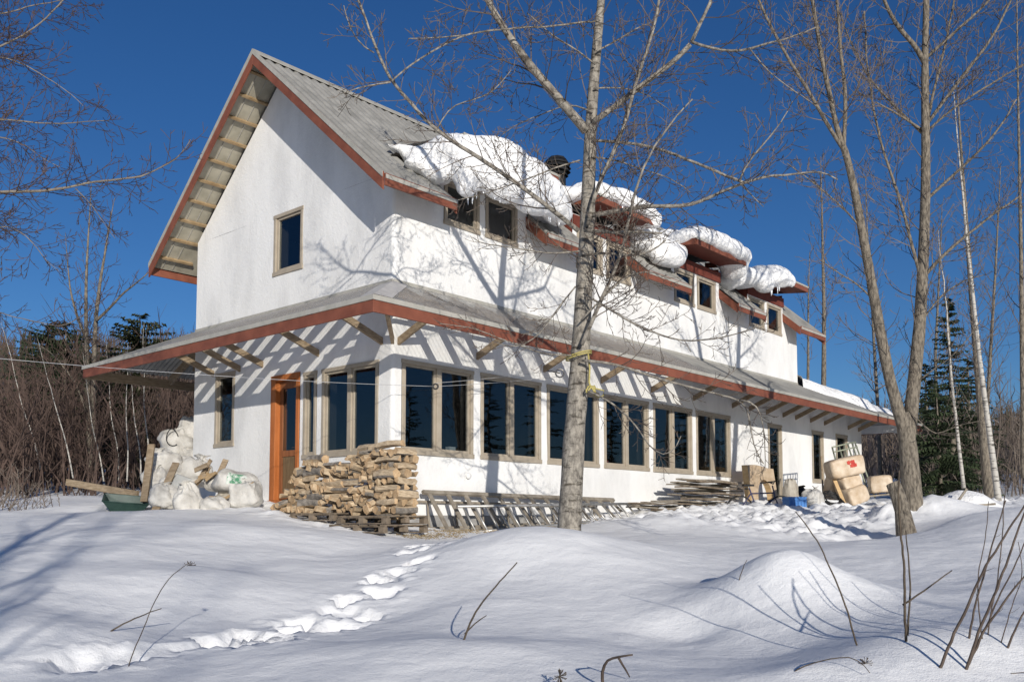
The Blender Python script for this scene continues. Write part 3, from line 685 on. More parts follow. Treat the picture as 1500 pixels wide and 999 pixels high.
# large heap over the first dormer, its ragged left tip lying on the metal
roofsnow('biggest snow heap, bulging over the first dormer with icicles along its front', [
    ((1.35, -.25, 6.75), (.75, .75, .38)), ((2.1, -.2, 6.90), (.9, .85, .40)), ((2.9, -.25, 6.82), (.8, .75, .36)), ((3.5, -.35, 6.65), (.6, .6, .32)), ((4.0, -.3, 6.42), (.5, .5, .26)),
    ((1.35, -.72, 6.42), (.5, .28, .42)), ((2.0, -.80, 6.36), (.7, .30, .46)), ((2.8, -.82, 6.32), (.7, .28, .46)), ((3.45, -.74, 6.34), (.5, .3, .36)), ((3.85, -.62, 6.22), (.36, .3, .26)),
    ((1.15, -.66, 6.10), (.28, .2, .30)),
    ((.85, .1, 6.62), (.45, .42, .24)), ((.62, .36, 6.80), (.38, .2, .12)), ((.42, .46, 6.86), (.26, .12, .07)), ((.55, -.02, 6.42), (.34, .2, .1)), ((.85, -.22, 6.30), (.3, .3, .2)),
    ((2.1, .6, 7.05), (1.1, .6, .28)), ((3.3, .3, 6.80), (.5, .5, .22))],
    icicles=[(1.2, 3, .15), (1.75, 3, .09), (2.5, 3, .08), (3.6, 4, .10)], seed=5, noise=.05, smooth=16)
roofsnow('long rounded snow bank behind the big birch trunk, on the second dormer', [
    ((4.75, .2, 7.02), (.55, .5, .2)), ((5.5, -.3, 7.14), (.6, .55, .26)), ((6.2, -.3, 7.18), (.7, .6, .28)), ((6.9, -.32, 7.15), (.6, .58, .27)), ((7.4, -.32, 7.05), (.42, .52, .22)), ((6.4, .5, 7.35), (1.2, .5, .22)),
    ((5.8, -.72, 7.06), (.7, .2, .18)), ((6.7, -.74, 7.06), (.8, .2, .18)), ((7.35, -.66, 6.95), (.3, .2, .22))], seed=9, noise=.035, icicles=[(6.0, 3, .12)])
roofsnow('drooping snow tongue wedged between the second and third dormers', [
    ((7.75, .1, 6.75), (.35, .5, .28)), ((8.3, .0, 6.7), (.5, .5, .33)), ((8.9, .05, 6.72), (.45, .5, .33)), ((8.6, -.3, 6.45), (.55, .35, .3)), ((8.2, -.35, 6.35), (.35, .3, .22)), ((9.1, -.2, 6.6), (.3, .35, .3)), ((8.6, .6, 7.15), (.8, .5, .25))], seed=12, noise=.05)
roofsnow('smooth snow bank on the third dormer with a cut square right end', [
    ((9.35, -.3, 7.08), (.4, .5, .2)), ((9.9, -.3, 7.18), (.6, .58, .27)), ((10.6, -.3, 7.2), (.7, .6, .29)), ((11.3, -.3, 7.19), (.6, .6, .29)), ((11.85, -.32, 7.08), (.33, .55, .32)), ((11.95, -.3, 6.85), (.24, .42, .34)), ((10.6, .5, 7.4), (1.2, .5, .24)), ((10.3, -.73, 7.06), (1.0, .2, .17)), ((11.3, -.74, 7.06), (.6, .2, .17))], seed=14, noise=.035)
roofsnow('rightmost snow lump, sagging over the left half of the fourth dormer', [
    ((12.35, .1, 6.68), (.35, .5, .3)), ((12.8, -.1, 6.78), (.45, .5, .3)), ((13.5, -.35, 6.98), (.55, .55, .24)), ((14.1, -.4, 7.1), (.6, .5, .24)), ((14.7, -.15, 7.08), (.4, .4, .14)), ((13.8, -.75, 6.85), (.5, .2, .26)), ((13.3, -.5, 6.7), (.4, .3, .3)), ((14.3, -.78, 6.9), (.4, .16, .24))],
    icicles=[(13.5, 2, .14), (13.8, 3, .18)], seed=17, noise=.05)
# sheet of snow on the far low roof
def endsnow():
    root = thing('roof_snow', 'flat sheet of snow on the far end of the low roof, left of the forked tree', 'snow', (XC, YC, 0), HROT)
    q = MB(); n = 26; mN = 8; rows = []
    def base(s, t): return min(szf(t), JZ-(JZ-E0)*(s-LS)/(SE-LS)) if s > LS else szf(t)
    for i in range(n+1):
        a = i/n; s = LS-.0+(SE-.25-LS)*a; row = []
        tl = -.18-.82*min(1, a*2.2)*1.0-.12*math.sin(a*17)*(a > .1)-.25*a; tl = max(tl, -1.42); tu = 1.4
        if s < LS+.02: tu = -.02
        for j in range(mN+1):
            b = j/mN; t = tl+(tu-tl)*b
            th = .30*(1-max(0, a-.8)/.2*.7)*min(1, math.sqrt(b*5+.0))
            row.append((s, t, base(s, t)+.015+th+.02*vnoise(s*2, t*2, 3)))
        rows.append(row)
    o = len(q.v)
    for r_ in rows: q.v.extend(tuple(map(float, p)) for p in r_)
    k = mN+1
    for i in range(n):
        for j in range(mN): q.f.append((o+i*k+j, o+(i+1)*k+j, o+(i+1)*k+j+1, o+i*k+j+1)); q.m.append(0)
    # lower rim and left end
    for i in range(n):
        a, b = rows[i][0], rows[i+1][0]; q.quad((a[0], a[1]-.01, base(a[0], a[1])-.0), (b[0], b[1]-.01, base(b[0], b[1])), b, a)
    for j in range(mN):
        a, b = rows[-1][j], rows[-1][j+1]; q.quad((a[0]+.05, a[1], a[2]-.4), (b[0]+.05, b[1], b[2]-.4), b, a)
    q.build('snow_mass', M['roofsnow'], root, smooth=True)
endsnow()
# ------------------------------------------------------------------ firewood on two layers of pallets, in front of the gable wall
M['logwood'] = mat('split_firewood', (.34, .25, .16), (.60, .48, .33), rough=.8, scale=9, stretch=(1, 1, 5), bump=.006, bscale=35, rand=.22)
M['logend'] = mat('firewood_end_grain', (.34, .22, .12), (.52, .37, .22), rough=.9, scale=14, bump=.004, bscale=60, rand=.25)
M['bark'] = mat('firewood_bark', (.13, .115, .10), (.30, .265, .225), rough=.95, scale=14, stretch=(1, 1, .4), bump=.012, bscale=30, rand=.25)
def log_mesh(r, L_):
    n = r.choice([3, 4, 4, 5]); R = r.uniform(.042, .088)
    a0 = r.uniform(0, 6); ang = sorted(a0+2*math.pi*(k+r.uniform(-.25, .25))/n for k in range(n))
    prof = []; barkseg = set()
    for k, a in enumerate(ang):
        prof.append((R*r.uniform(.75, 1.2)*math.cos(a), R*r.uniform(.75, 1.2)*math.sin(a)))
    # one rounded bark side
    k = 0; p, q = prof[0], prof[1]; mid = []
    for f in (.33, .67):
        x = p[0]+(q[0]-p[0])*f; y = p[1]+(q[1]-p[1])*f; l = math.hypot(x, y)+1e-6; d = R*.28
        mid.append((x+x/l*d, y+y/l*d))
    prof = [prof[0]]+mid+prof[1:]; n = len(prof); hasbark = r.random() < .5
    mb = MB(); m = 6; o = 0; tw = r.uniform(-.25, .25); bend = r.uniform(-.012, .012)
    for i in range(m+1):
        y = L_*(i/m-.5); a = tw*(i/m-.5); sc = 1+r.uniform(-.05, .05)
        for j, (px, pz) in enumerate(prof):
            jx, jz = r.uniform(-.004, .004), r.uniform(-.004, .004)
            if i in (0, m): y2 = y+r.uniform(-.012, .012)
            else: y2 = y
            mb.v.append(((px*math.cos(a)-pz*math.sin(a))*sc+jx+bend*math.sin(math.pi*i/m)*3, y2, (px*math.sin(a)+pz*math.cos(a))*sc+jz))
    for i in range(m):
        for j in range(n):
            j2 = (j+1) % n; mb.f.append((i*n+j, (i+1)*n+j, (i+1)*n+j2, i*n+j2)); mb.m.append(2 if (hasbark and j < 3) else 0)
    mb.f.append(tuple(range(n))); mb.m.append(1); mb.f.append(tuple(m*n+j for j in reversed(range(n)))); mb.m.append(1)
    return mb.mesh('split_log', [M['logwood'], M['logend'], M['bark']])
rl = random.Random(3)
LOGS = [log_mesh(rl, rl.uniform(.38, .46)) for _ in range(18)]; LONG = [log_mesh(rl, rl.uniform(.50, .58)) for _ in range(12)]
LOGLAB = 'split log in the stacked firewood beside the orange door'
def put_log(me, s, t, z, along, tilt=0, roll=0):
    o = bpy.data.objects.new('split_log', me); COL.objects.link(o)
    o.location = W(s, t, z); o.rotation_mode = 'XYZ'
    # mesh axis = local y. along 's': turn onto s axis
    rz = HROT+(-math.pi/2 if along == 's' else 0)+rl.uniform(-.12, .12)
    o.rotation_euler = Matrix.Rotation(rz, 3, 'Z').__matmul__(Matrix.Rotation(tilt, 3, 'X')).__matmul__(Matrix.Rotation(roll, 3, 'Y')).to_euler()
    tag(o, LOGLAB, 'firewood', 'split logs in the firewood stack')
SF0 = -.80                            # middle of the stack
def top_h(t):
    pts = [(-1.4, 1.0), (-1.1, 1.12), (-.5, 1.16), (-.1, 1.12), (.2, 1.03), (.75, 1.0), (1.15, .97), (1.3, .86), (1.5, .78), (1.62, .60), (1.85, .46), (2.0, .3)]
    for (a, b), (c, d) in zip(pts, pts[1:]):
        if a <= t <= c: return b+(d-b)*(t-a)/(c-a)
    return 0
z = .19; row = 0
while z < 1.3:
    t = -.62+rl.uniform(-.05, .05)
    while t < 2.0:
        if z <= top_h(t)-.02:
            k = rl.random(); a = 't' if (k < .10) else 's'
            if a == 't' and z > .25 and z < top_h(t+.25)-.05:
                put_log(rl.choice(LONG), SF0-.14+rl.uniform(-.02, .02), t+.22, z+rl.uniform(-.01, .01), 't', 0, rl.uniform(0, 6)); t += .48
                continue
            put_log(rl.choice(LOGS), SF0+rl.uniform(-.09, .09), t, z+rl.uniform(-.035, .035), 's', rl.uniform(-.3, .3), rl.uniform(0, 6))
        t += rl.uniform(.115, .15)
    z += .108; row += 1
z = .07; lay = 0
while z < 1.12:
    if lay % 2 == 0:
        for k in range(3): put_log(rl.choice(LONG), SF0-.17+k*.17+rl.uniform(-.02, .02), -1.02+rl.uniform(-.04, .04), z, 't', rl.uniform(-.03, .03), rl.uniform(0, 6))
    else:
        for k in range(4): put_log(rl.choice(LOGS), SF0+rl.uniform(-.03, .03), -1.24+k*.15+rl.uniform(-.02, .02), z, 's', rl.uniform(-.05, .05), rl.uniform(0, 6))
    z += .112; lay += 1
for s, t, z, a in [(-.9, -.75, 1.20, 't'), (-.82, -.35, 1.19, 't'), (-.85, .95, 1.06, 't'), (-.95, -1.05, 1.20, 't')]: put_log(rl.choice(LONG), s, t, z, a, rl.uniform(-.1, .1), rl.uniform(0, 6))
M['pallet'] = mat('weathered_pallet_wood', (.11, .085, .06), (.24, .19, .14), rough=.9, scale=6, stretch=(1, 1, 1), bump=.004, bscale=30)
def pallet(label, s0, t0, z0, ln=1.2, dp=.85, yaw=0, group=None):
    root = thing('wooden_pallet', label, 'pallet', W(s0, t0, z0), HROT+yaw)
    for k in range(6): q = MB(); y = -ln/2+.05+k*(ln-.1)/5; q.box(-dp/2, dp/2, y-.048, y+.048, .112, .132); q.build('deck_board', M['pallet'], root)
    for x in (-dp/2+.03, 0, dp/2-.03):
        q = MB(); q.box(x-.022, x+.022, -ln/2, ln/2, .092, .111); q.build('stringer_board', M['pallet'], root)
        for y in (-ln/2+.06, 0, ln/2-.06): q = MB(); q.box(x-.045, x+.045, y-.055, y+.055, .019, .0915); q.build('block', M['pallet'], root)
    for x in (-dp/2+.03, dp/2-.03): q = MB(); q.box(x-.05, x+.05, -ln/2, ln/2, .0, .018); q.build('base_board', M['pallet'], root)
    return root
pallet('upper grey pallet under the right half of the firewood', -.82, -.72, -.05, 1.22)
pallet('grey pallet under the left half of the firewood, half in snow', -.82, .58, .0, 1.22)
pallet('lowest grey pallet, below the right end of the firewood', -.85, -.66, -.19, 1.28, .95, .05)
# ------------------------------------------------------------------ ladders lying on edge against the side wall
M['greywood'] = mat('grey_weathered_wood', (.17, .145, .115), (.33, .29, .235), rough=.9, scale=5, stretch=(1, 1, 1), bump=.004, bscale=40)
M['alu'] = mat('dull_aluminium', (.36, .35, .33), (.50, .49, .47), rough=.4, scale=8, metal=.6)
def ladder(label, s0, s1, low, high, m, rail, rung, n, round_=False, wide=.05, name='ladder'):
    """low/high: (t, z) of the two rails at the ends (given at s0 and s1)"""
    root = thing(name, label, 'ladder', W(s0, low[0], low[1][0]), HROT); o = Vector((s0, low[0], low[1][0]))
    P = lambda e, s: Vector((s, e[0], e[1][0]+(e[1][1]-e[1][0])*(s-s0)/(s1-s0)))-o
    up = (P(high, s0)-P(low, s0)).normalized(); nrm = Vector((1, 0, 0)).cross(up)
    for e in (low, high):
        q = MB(); q.bar(P(e, s0), P(e, s1), rail, wide, up=nrm) if not round_ else q.tube([P(e, s0), P(e, s1)], rail/2, 10)
        q.build('rail', m, root, bevel=0 if round_ else .004, smooth=round_)
    for k in range(n):
        s = s0+.14+(s1-s0-.28)*k/(n-1); a = P(low, s); b = P(high, s); q = MB()
        d = (b-a).normalized()*rail*.45
        if rung[0] == 'flat': q.bar(a+d, b-d, rung[1], rung[2], up=nrm)
        else: q.tube([a, b], rung[1], 8)
        q.build('rung', m, root, smooth=rung[0] != 'flat')
    return root
ladder('wooden ladder with broad flat rungs lying on edge against the wall', .55, 6.35, (-.72, (-.19, .02)), (-.20, (.50, .46)), M['greywood'], .075, ('flat', .085, .03), 13, wide=.06)
ladder('silver aluminium ladder lying in front of the wooden ladder', .95, 6.6, (-.98, (-.20, .08)), (-.66, (.25, .38)), M['alu'], .055, ('round', .019), 19, True)
ladder('thin grey pole ladder behind the wooden ladder', -.05, 5.9, (-.12, (-.16, .0)), (-.06, (.34, .32)), M['greywood'], .05, ('round', .02), 9, True)
# dry grass and litter where the eave drip keeps the soil open
M['straw'] = mat('dry_straw', (.20, .14, .07), (.38, .29, .16), rough=.9, scale=20)
q = MB(); rr = random.Random(5)
for k in range(1500):
    s = rr.uniform(-.9, 4.2); t = rr.gauss(-.95, .22)
    if s < .2: t -= .35
    p = W(s, t, 0); p.z = Hz(p.x, p.y)-.01; a = rr.uniform(0, 6.3); L_ = rr.uniform(.04, .14); d = Vector((math.cos(a), math.sin(a), rr.uniform(.05, .9))).normalized()*L_
    q.tube([p, p+d*.6, p+d+Vector((0, 0, -L_*.3))], .0035, 3, cap=False)
tag(q.build('dry_grass', M['straw']), 'matted dry grass along the foot of the ladders', 'grass', kind='stuff')
# ------------------------------------------------------------------ stack of weathered boards further along
rb = random.Random(8); zz = .22
for k in range(17):
    ln = rb.uniform(1.9, 3.2) if k > 4 else rb.uniform(2.6, 3.8); c = 8.75+k*.05+rb.uniform(-.35, .35)-(1.0 if k < 5 else 0)
    t = -.78+rb.uniform(-.12, .12)-(.25 if k % 3 == 0 else 0)
    q = MB(); h = rb.uniform(.024, .045); wd = rb.uniform(.13, .26); n = 8; rows = []
    for i in range(n+1):
        x = ln*(i/n-.5); zc = .014*math.sin(i*1.1+k); rows.append([(x, -wd/2+rb.uniform(-.004, .004), zc), (x, wd/2, zc), (x, wd/2, zc+h), (x, -wd/2, zc+h)])
    for a_, b_ in zip(rows, rows[1:]): q.hexa([a_[0], b_[0], b_[1], a_[1], a_[3], b_[3], b_[2], a_[2]])
    o = q.build('weathered_board', M['greywood'] if k % 3 else M['pallet'], loc=W(c, t, zz), rotz=HROT+rb.uniform(-.06, .06))
    tag(o, 'weathered board in the low stack against the side wall', 'board', 'weathered boards stacked by the side wall'); zz += h+.012
# ------------------------------------------------------------------ arch-shaped plywood form leaning on the wall
M['ply'] = mat('tan_plywood', (.50, .33, .16), (.62, .44, .24), rough=.7, scale=3, stretch=(1, 1, 3), bump=.002, bscale=40)
M['plyface'] = mat('pale_plywood_face', (.46, .34, .22), (.60, .47, .33), rough=.75, scale=2.5, stretch=(1, 1, 2.5), bump=.002, bscale=40)
def arch_form():
    root = thing('arch_form', 'tan plywood form with an arched cut-out, leaning on the wall behind the bicycle', 'plywood form', W(11.85, -.75, .42), HROT+.06)
    wd, ht, dp = 1.85, 1.05, .17; cx_, r_ = .98, .50; zc = .16
    arc = [(cx_+r_*1.0*math.cos(a), zc+r_*1.08*math.sin(a)) for a in [math.pi*(1-i/16) for i in range(17)]]
    out = [(0, 0), (cx_-r_, 0)]
    lean = .10
    def face(y): 
        f = MB(); vs = []
        up = [(0, 0), (0, ht), ]
        xs = [p[0] for p in arc]
        top = lambda x: ht+.03*math.sin(x*3)
        q_ = MB()
        P = lambda x, z: (x, y+z*lean/1.0, z)
        f.quad(P(0, 0), P(arc[0][0], 0), P(arc[0][0], top(arc[0][0])), P(0, top(0)))
        for (a, b), (c, d) in zip(arc, arc[1:]): f.quad(P(a, b), P(c, d), P(c, top(c)), P(a, top(a)))
        f.quad(P(arc[-1][0], 0), P(wd, 0), P(wd-.12, top(wd)), P(arc[-1][0], top(arc[-1][0])))
        return f
    face(0).build('front_face', M['plyface'], root); face(dp).build('back_face', M['ply'], root)
    f = MB(); P = lambda x, y, z: (x, y+z*lean, z); tp = lambda x: ht+.03*math.sin(x*3)
    for (a, b), (c, d) in zip(arc, arc[1:]): f.quad(P(a, 0, b), P(c, 0, d), P(c, dp, d), P(a, dp, b))
    f.build('arch_lining', M['ply'], root, smooth=True)
    f = MB(); f.quad(P(0, 0, 0), P(0, dp, 0), P(0, dp, tp(0)), P(0, 0, tp(0))); f.quad(P(wd, 0, 0), P(wd, dp, 0), P(wd-.12, dp, tp(wd)), P(wd-.12, 0, tp(wd)))
    xs = [wd*i/10 for i in range(11)]
    for a, b in zip(xs, xs[1:]):
        a2, b2 = min(a, wd-.12), min(b, wd-.12); f.quad(P(a2, 0, tp(a)), P(b2, 0, tp(b)), P(b2, dp, tp(b)), P(a2, dp, tp(a)))
    f.build('edge_strip', M['ply'], root)
arch_form()
# ------------------------------------------------------------------ bicycle half sunk in the snow
M['bikeblue'] = mat('dark_violet_bike_paint', (.05, .05, .10), (.07, .07, .13), rough=.35, scale=5)
M['rubber'] = mat('black_rubber', (.015, .015, .016), (.03, .03, .03), rough=.7, scale=20)
def bicycle():
    g = at(1114, 735, 22.9); root = thing('bicycle', 'dark bicycle parked in front of the arched plywood form, wheels sunk in snow', 'bicycle', (g.x, g.y, .0), .08)
    bz = -.05
    def T(name, pts, r, m, n=8): q = MB(); q.tube([(x, y, z+bz) for x, y, z in pts], r, n); return q.build(name, m, root, smooth=True)
    for x in (-.52, .52):
        q = MB(); q.tube([(x+.33*math.cos(a), 0, bz+.33+.33*math.sin(a)) for a in [2*math.pi*i/28 for i in range(29)]], .02, 6, cap=False); wo = q.build('wheel', M['rubber'], root, smooth=True)
        q = MB()
        for i in range(14): a = 2*math.pi*i/14; q.tube([(x, .0, bz+.33), (x+.32*math.cos(a), 0, bz+.33+.32*math.sin(a))], .002, 3)
        q.build('spokes', M['alu'], wo)
    sea, hd_, bb = (-.28, 0, .86), (.33, 0, .80), (-.08, 0, .30)
    q = MB()
    for a, b in [(sea, bb), ((-.24, 0, .72), (.33, 0, .74)), (bb, (.36, 0, .62)), ((-.52, 0, .33), (-.24, 0, .72)), ((-.52, 0, .33), bb)]: q.tube([(x, y, z+bz) for x, y, z in (a, b)], .018, 8)
    q.build('frame', M['bikeblue'], root, smooth=True)
    T('fork', [(.31, 0, .92), (.37, 0, .62), (.46, 0, .42), (.52, 0, .33)], .017, M['bikeblue'])
    q = MB(); q.tube([(.20, -.28, 1.0+bz), (.29, -.22, 1.02+bz), (.33, 0, .96+bz), (.29, .22, 1.02+bz), (.20, .28, 1.0+bz)], .014, 8); hb = q.build('handlebar', M['iron'], root, smooth=True)
    for y in (-1, 1): q = MB(); q.tube([(.22, y*.26, 1.0+bz), (.10, y*.30, .99+bz)], .02, 8); q.build('grip', M['rubber'], hb)
    q = MB()
    for x0, x1, w0, w1 in [(-.44, -.36, .085, .08), (-.36, -.26, .08, .04), (-.26, -.15, .04, .02)]:
        q.hexa([(x0, -w0, .90+bz), (x1, -w1, .90+bz), (x1, w1, .90+bz), (x0, w0, .90+bz), (x0, -w0*.8, .955+bz), (x1, -w1*.8, .945+bz), (x1, w1*.8, .945+bz), (x0, w0*.8, .955+bz)])
    q.build('saddle', M['rubber'], root, bevel=.012); T('seat_post', [(-.29, 0, .84), (-.30, 0, .91)], .014, M['alu'])
    q = MB(); q.tube([(-.08, -.03, .30+bz), (-.08, .03, .30+bz)], .08, 14); q.build('crank', M['alu'], root)
bicycle()
# ------------------------------------------------------------------ sacks: lumpy woven plastic bags
M['sack'] = mat('white_woven_sack', (.38, .36, .325), (.58, .56, .52), rough=.6, scale=4, bump=.035, bscale=7, spec=.35, ramp=(.3, .55))
M['sack2'] = mat('cream_sack', (.38, .34, .28), (.54, .50, .43), rough=.65, scale=3, bump=.03, bscale=7)
M['black'] = mat('black_plastic', (.012, .012, .013), (.03, .03, .03), rough=.4, scale=9)
def sack_mesh(w_, d, h, seed, m, crease=.10, square=.8, gather=1.0):
    n, k = 44, 30; q = MB()
    V = []
    for i in range(k+1):
        ph = -math.pi/2+math.pi*i/k
        for j in range(n):
            a = 2*math.pi*j/n
            c = lambda v, e: math.copysign(abs(v)**e, v)
            V.append((w_/2*c(math.cos(ph), square)*c(math.cos(a), square), d/2*c(math.cos(ph), square)*c(math.sin(a), square), h/2+h/2*c(math.sin(ph), square)))
    V = np.array(V); S = max(w_, h)
    nn = n3(V/S, 3.0, seed); rid = 1-np.abs(n3(V/S, 4.6, seed+20)*3.0); rid2 = 1-np.abs(n3(V/S, 10, seed+30)*3.0)
    f = 1+crease*nn*2.2+crease*1.0*(rid-.5)+crease*.35*(rid2-.5)
    aa = np.arctan2(V[:, 1], V[:, 0]); zz_ = np.clip(V[:, 2]/h, 0, 1); f = f*(1+gather*.07*np.cos((6+seed % 4)*aa+seed)*zz_**1.5+gather*.03*np.cos(13*aa+2*seed+zz_*4)*zz_)
    V[:, 0] *= 1+gather*(.08-.22*zz_); V[:, 1] *= 1+gather*(.08-.22*zz_)
    cen = np.array([0, 0, h*.42]); V = cen+(V-cen)*f[:, None]
    V[:, 2] = np.maximum(V[:, 2], 0)
    q.v = [tuple(p) for p in V.tolist()]
    for i in range(k):
        for j in range(n): j2 = (j+1) % n; q.f.append((i*n+j, i*n+j2, (i+1)*n+j2, (i+1)*n+j)); q.m.append(0)
    return q.mesh('sack', m, True)
def sack(label, px, py, Y, wpx, hpx, seed, m='sack', rz=0, tilt=0, ear=True, name='sack', cat='sack', crease=.12, square=.8, dep=.8):
    "px,py = bottom centre"
    g = at(px, py, Y); w_ = wpx/F*Y; h = hpx/F*Y
    rq = random.Random(seed*7+1); root = thing(name, label, cat, g); root.rotation_euler = (tilt+rq.uniform(-.16, .16), rq.uniform(-.2, .2), HROT*.4+rz+rq.uniform(-.6, .6))
    o = bpy.data.objects.new('bag_body', sack_mesh(w_, w_*dep, h, seed, M[m], crease, square)); COL.objects.link(o); o.parent = root
    if ear:
        r = random.Random(seed); q = MB(); n = 14
        top = [];
        for j in range(n):
            a = 2*math.pi*j/n; top.append(a)
        cx0 = r.uniform(-.25, .25)*w_
        rows = []
        for (rr_, zz_) in [(.16, .93), (.06, 1.0), (.10, 1.07), (.17, 1.13)]:
            rows.append([(cx0+w_*rr_*math.cos(a)*(1+.5*math.sin(3*a+seed)), w_*.6*rr_*math.sin(a), h*zz_+.02*math.sin(2*a+seed)) for a in top])
        for r_ in rows: q.v.extend(r_)
        for i in range(3):
            for j in range(n): j2 = (j+1) % n; q.f.append((i*n+j, i*n+j2, (i+1)*n+j2, (i+1)*n+j)); q.m.append(0)
        q.build('gathered_neck', M[m], root, smooth=True)
    return root
sack('topmost white sack, tucked behind the left corner of the house', 276, 644, 21.0, 34, 32, 1, ear=False)
a_ = sack('white sack with a black drawstring loop, near the top of the sack pile', 262, 668, 20.9, 50, 42, 2, crease=.11, ear=False)
q = MB(); R = 20/F*20.9
q.tube([(-R*.5+R*.42*math.cos(t)-.02, -R*.95+.05*math.sin(t*2), R*1.55+R*.62*math.sin(t)) for t in [i*.35 for i in range(16)]], .011, 6); q.build('drawstring', M['black'], a_, smooth=True)
sack('small white sack under the one with the black loop', 270, 690, 20.8, 52, 34, 3, ear=False, crease=.15)
sack('broad sagging white sack at the base of the pile behind the corner', 262, 724, 20.7, 70, 46, 5, ear=False, crease=.16)
sack('crumpled white sack at the left edge of the pile', 240, 700, 18.0, 52, 38, 4, crease=.16)
sack('bulging white sack in the middle of the pile, under the wood scraps', 280, 712, 18.3, 62, 42, 6, crease=.12)
sack('white sack with a torn corner behind the leaning boards', 226, 726, 17.6, 40, 40, 8, crease=.18)
sack('low white sack at the snow line right of the leaning boards', 240, 745, 16.7, 44, 34, 9, crease=.13)
sack('plump white sack at the front centre of the pile', 276, 752, 16.5, 46, 42, 11, crease=.10)
sack('flattened white sack lying right of the plump one', 313, 753, 16.45, 42, 26, 12, ear=False, crease=.14)
sack('white sack below the grey box lid', 255, 735, 17.2, 50, 32, 13, ear=False, crease=.14)
sack('white sack standing by the orange door', 361, 744, 16.7, 46, 38, 14, square=.5, crease=.08)
sack('cream sack between the green printed bag and the front sacks', 335, 742, 17.0, 40, 24, 15, 'sack2', ear=False, crease=.14)
sack('loose white plastic sheet edge drooping between the upper and lower sacks', 258, 697, 18.1, 40, 24, 17, ear=False, crease=.2)
sack('white sack squeezed between the middle sack and the wall', 318, 722, 17.6, 44, 30, 18, ear=False, crease=.16)
sack('crushed white sack at the foot of the tall weathered post', 250, 742, 17.0, 46, 26, 19, ear=False, crease=.2)
g_ = sack('clear white bag with green print, lying over sticks', 343, 724, 16.9, 66, 34, 16, crease=.07, ear=False, square=.7)
M['green'] = mat('faded_green_print', (.09, .26, .15), (.6, .64, .58), rough=.6, scale=11, ramp=(.45, .6), detail=3)
def print_patch(root, w_, h, mname, x0, x1, z0, z1, dep, off=.012, n=10):
    """ink on the bag's own skin: a patch of faces offset from the bag body"""
    body = [c for c in root.children if c.name.startswith('bag_body')][0]; me = body.data; q = MB()
    for p in me.polygons:
        c = p.center
        if x0*w_ < c.x < x1*w_ and z0*h < c.z < z1*h and p.normal.y < -.25:
            q.add([me.vertices[v].co+p.normal*off*.4 for v in p.vertices], [tuple(range(len(p.vertices)))])
    if q.v: q.build('printed_marking', M[mname], root)
print_patch(g_, 66/F*16.9, 34/F*16.9, 'green', -.30, .06, .25, .75, .8)
# boards stuck in the heap
def plank(label, a, b, w_, th, m='brace', up=(0, -1, .2), name='plank', extra=None):
    a = Vector(a); b = Vector(b); root = None
    q = MB(); q.bar((0, 0, 0), b-a, w_, th, up=up); o = q.build(name, M[m], loc=a, bevel=.004); return tag(o, label, 'board')
plank('tall weathered post leaning at the left of the sack pile', at(211, 735, 17.0), at(222, 651, 17.3), .125, .06)
plank('brown plank leaning in front of the sack pile, notched in the middle', at(227, 748, 16.5), at(258, 678, 17.2), .13, .035)
plank('short dark board beside the notched plank', at(232, 744, 16.6), at(252, 716, 17.1), .09, .03, 'purlin')
plank('grey board end sticking up against the wall behind the wood scraps', at(316, 706, 17.6), at(331, 673, 17.8), .11, .03)
plank('long plank lying across the snow to the overturned barrow', at(98, 706, 18.2), at(202, 724, 17.4), .06, .13, up=(0, 0, 1))
rs = random.Random(4)
for k in range(7):
    c = at(300+rs.uniform(-12, 14), 692+rs.uniform(-9, 10), 17.2+k*.03); d = Vector((rs.uniform(.1, .3), rs.uniform(-.1, .1), rs.uniform(.05, .3))).normalized()*rs.uniform(.1, .22)
    q = MB(); q.bar(-d, d, rs.uniform(.05, .09), .022, up=(0, -1, .3)); tag(q.build('wood_scrap', M['purlin'] if k % 2 else M['brace'], loc=c), 'short wood offcut lying on the white sacks', 'offcut', 'wood offcuts on the sacks')
for k, (x0, y0, x1, y1) in enumerate([(318, 736, 372, 707), (306, 728, 332, 730), (322, 745, 338, 733), (330, 738, 346, 742), (300, 752, 330, 746)]):
    q = MB(); a = at(x0, y0, 16.55); b = at(x1, y1, 16.6); q.bar((0, 0, 0), b-a, .045, .02, up=(0, -1, .3)); tag(q.build('wood_strip', M['purlin'], loc=a), ['thin lath sticking out under the green printed bag', 'offcut left of the thin lath', 'short block stuck upright between front sacks', 'pale block at the snow right of front sacks', 'flat lath under the flattened sack'][k], 'lath')
M['greypanel'] = mat('grey_foam_panel', (.34, .34, .32), (.42, .42, .40), rough=.7, scale=6)
c = at(264, 706, 16.8); q = MB(); q.hexa([(-.19, 0, -.09), (.13, .02, -.16), (.19, .06, .06), (-.10, .10, .16), (-.17, -.05, -.10), (.15, -.03, -.17), (.21, .0, .05), (-.08, .04, .15)])
tag(q.build('box_lid', M['greypanel'], loc=c), 'tilted grey panel lying on the white sacks', 'panel')
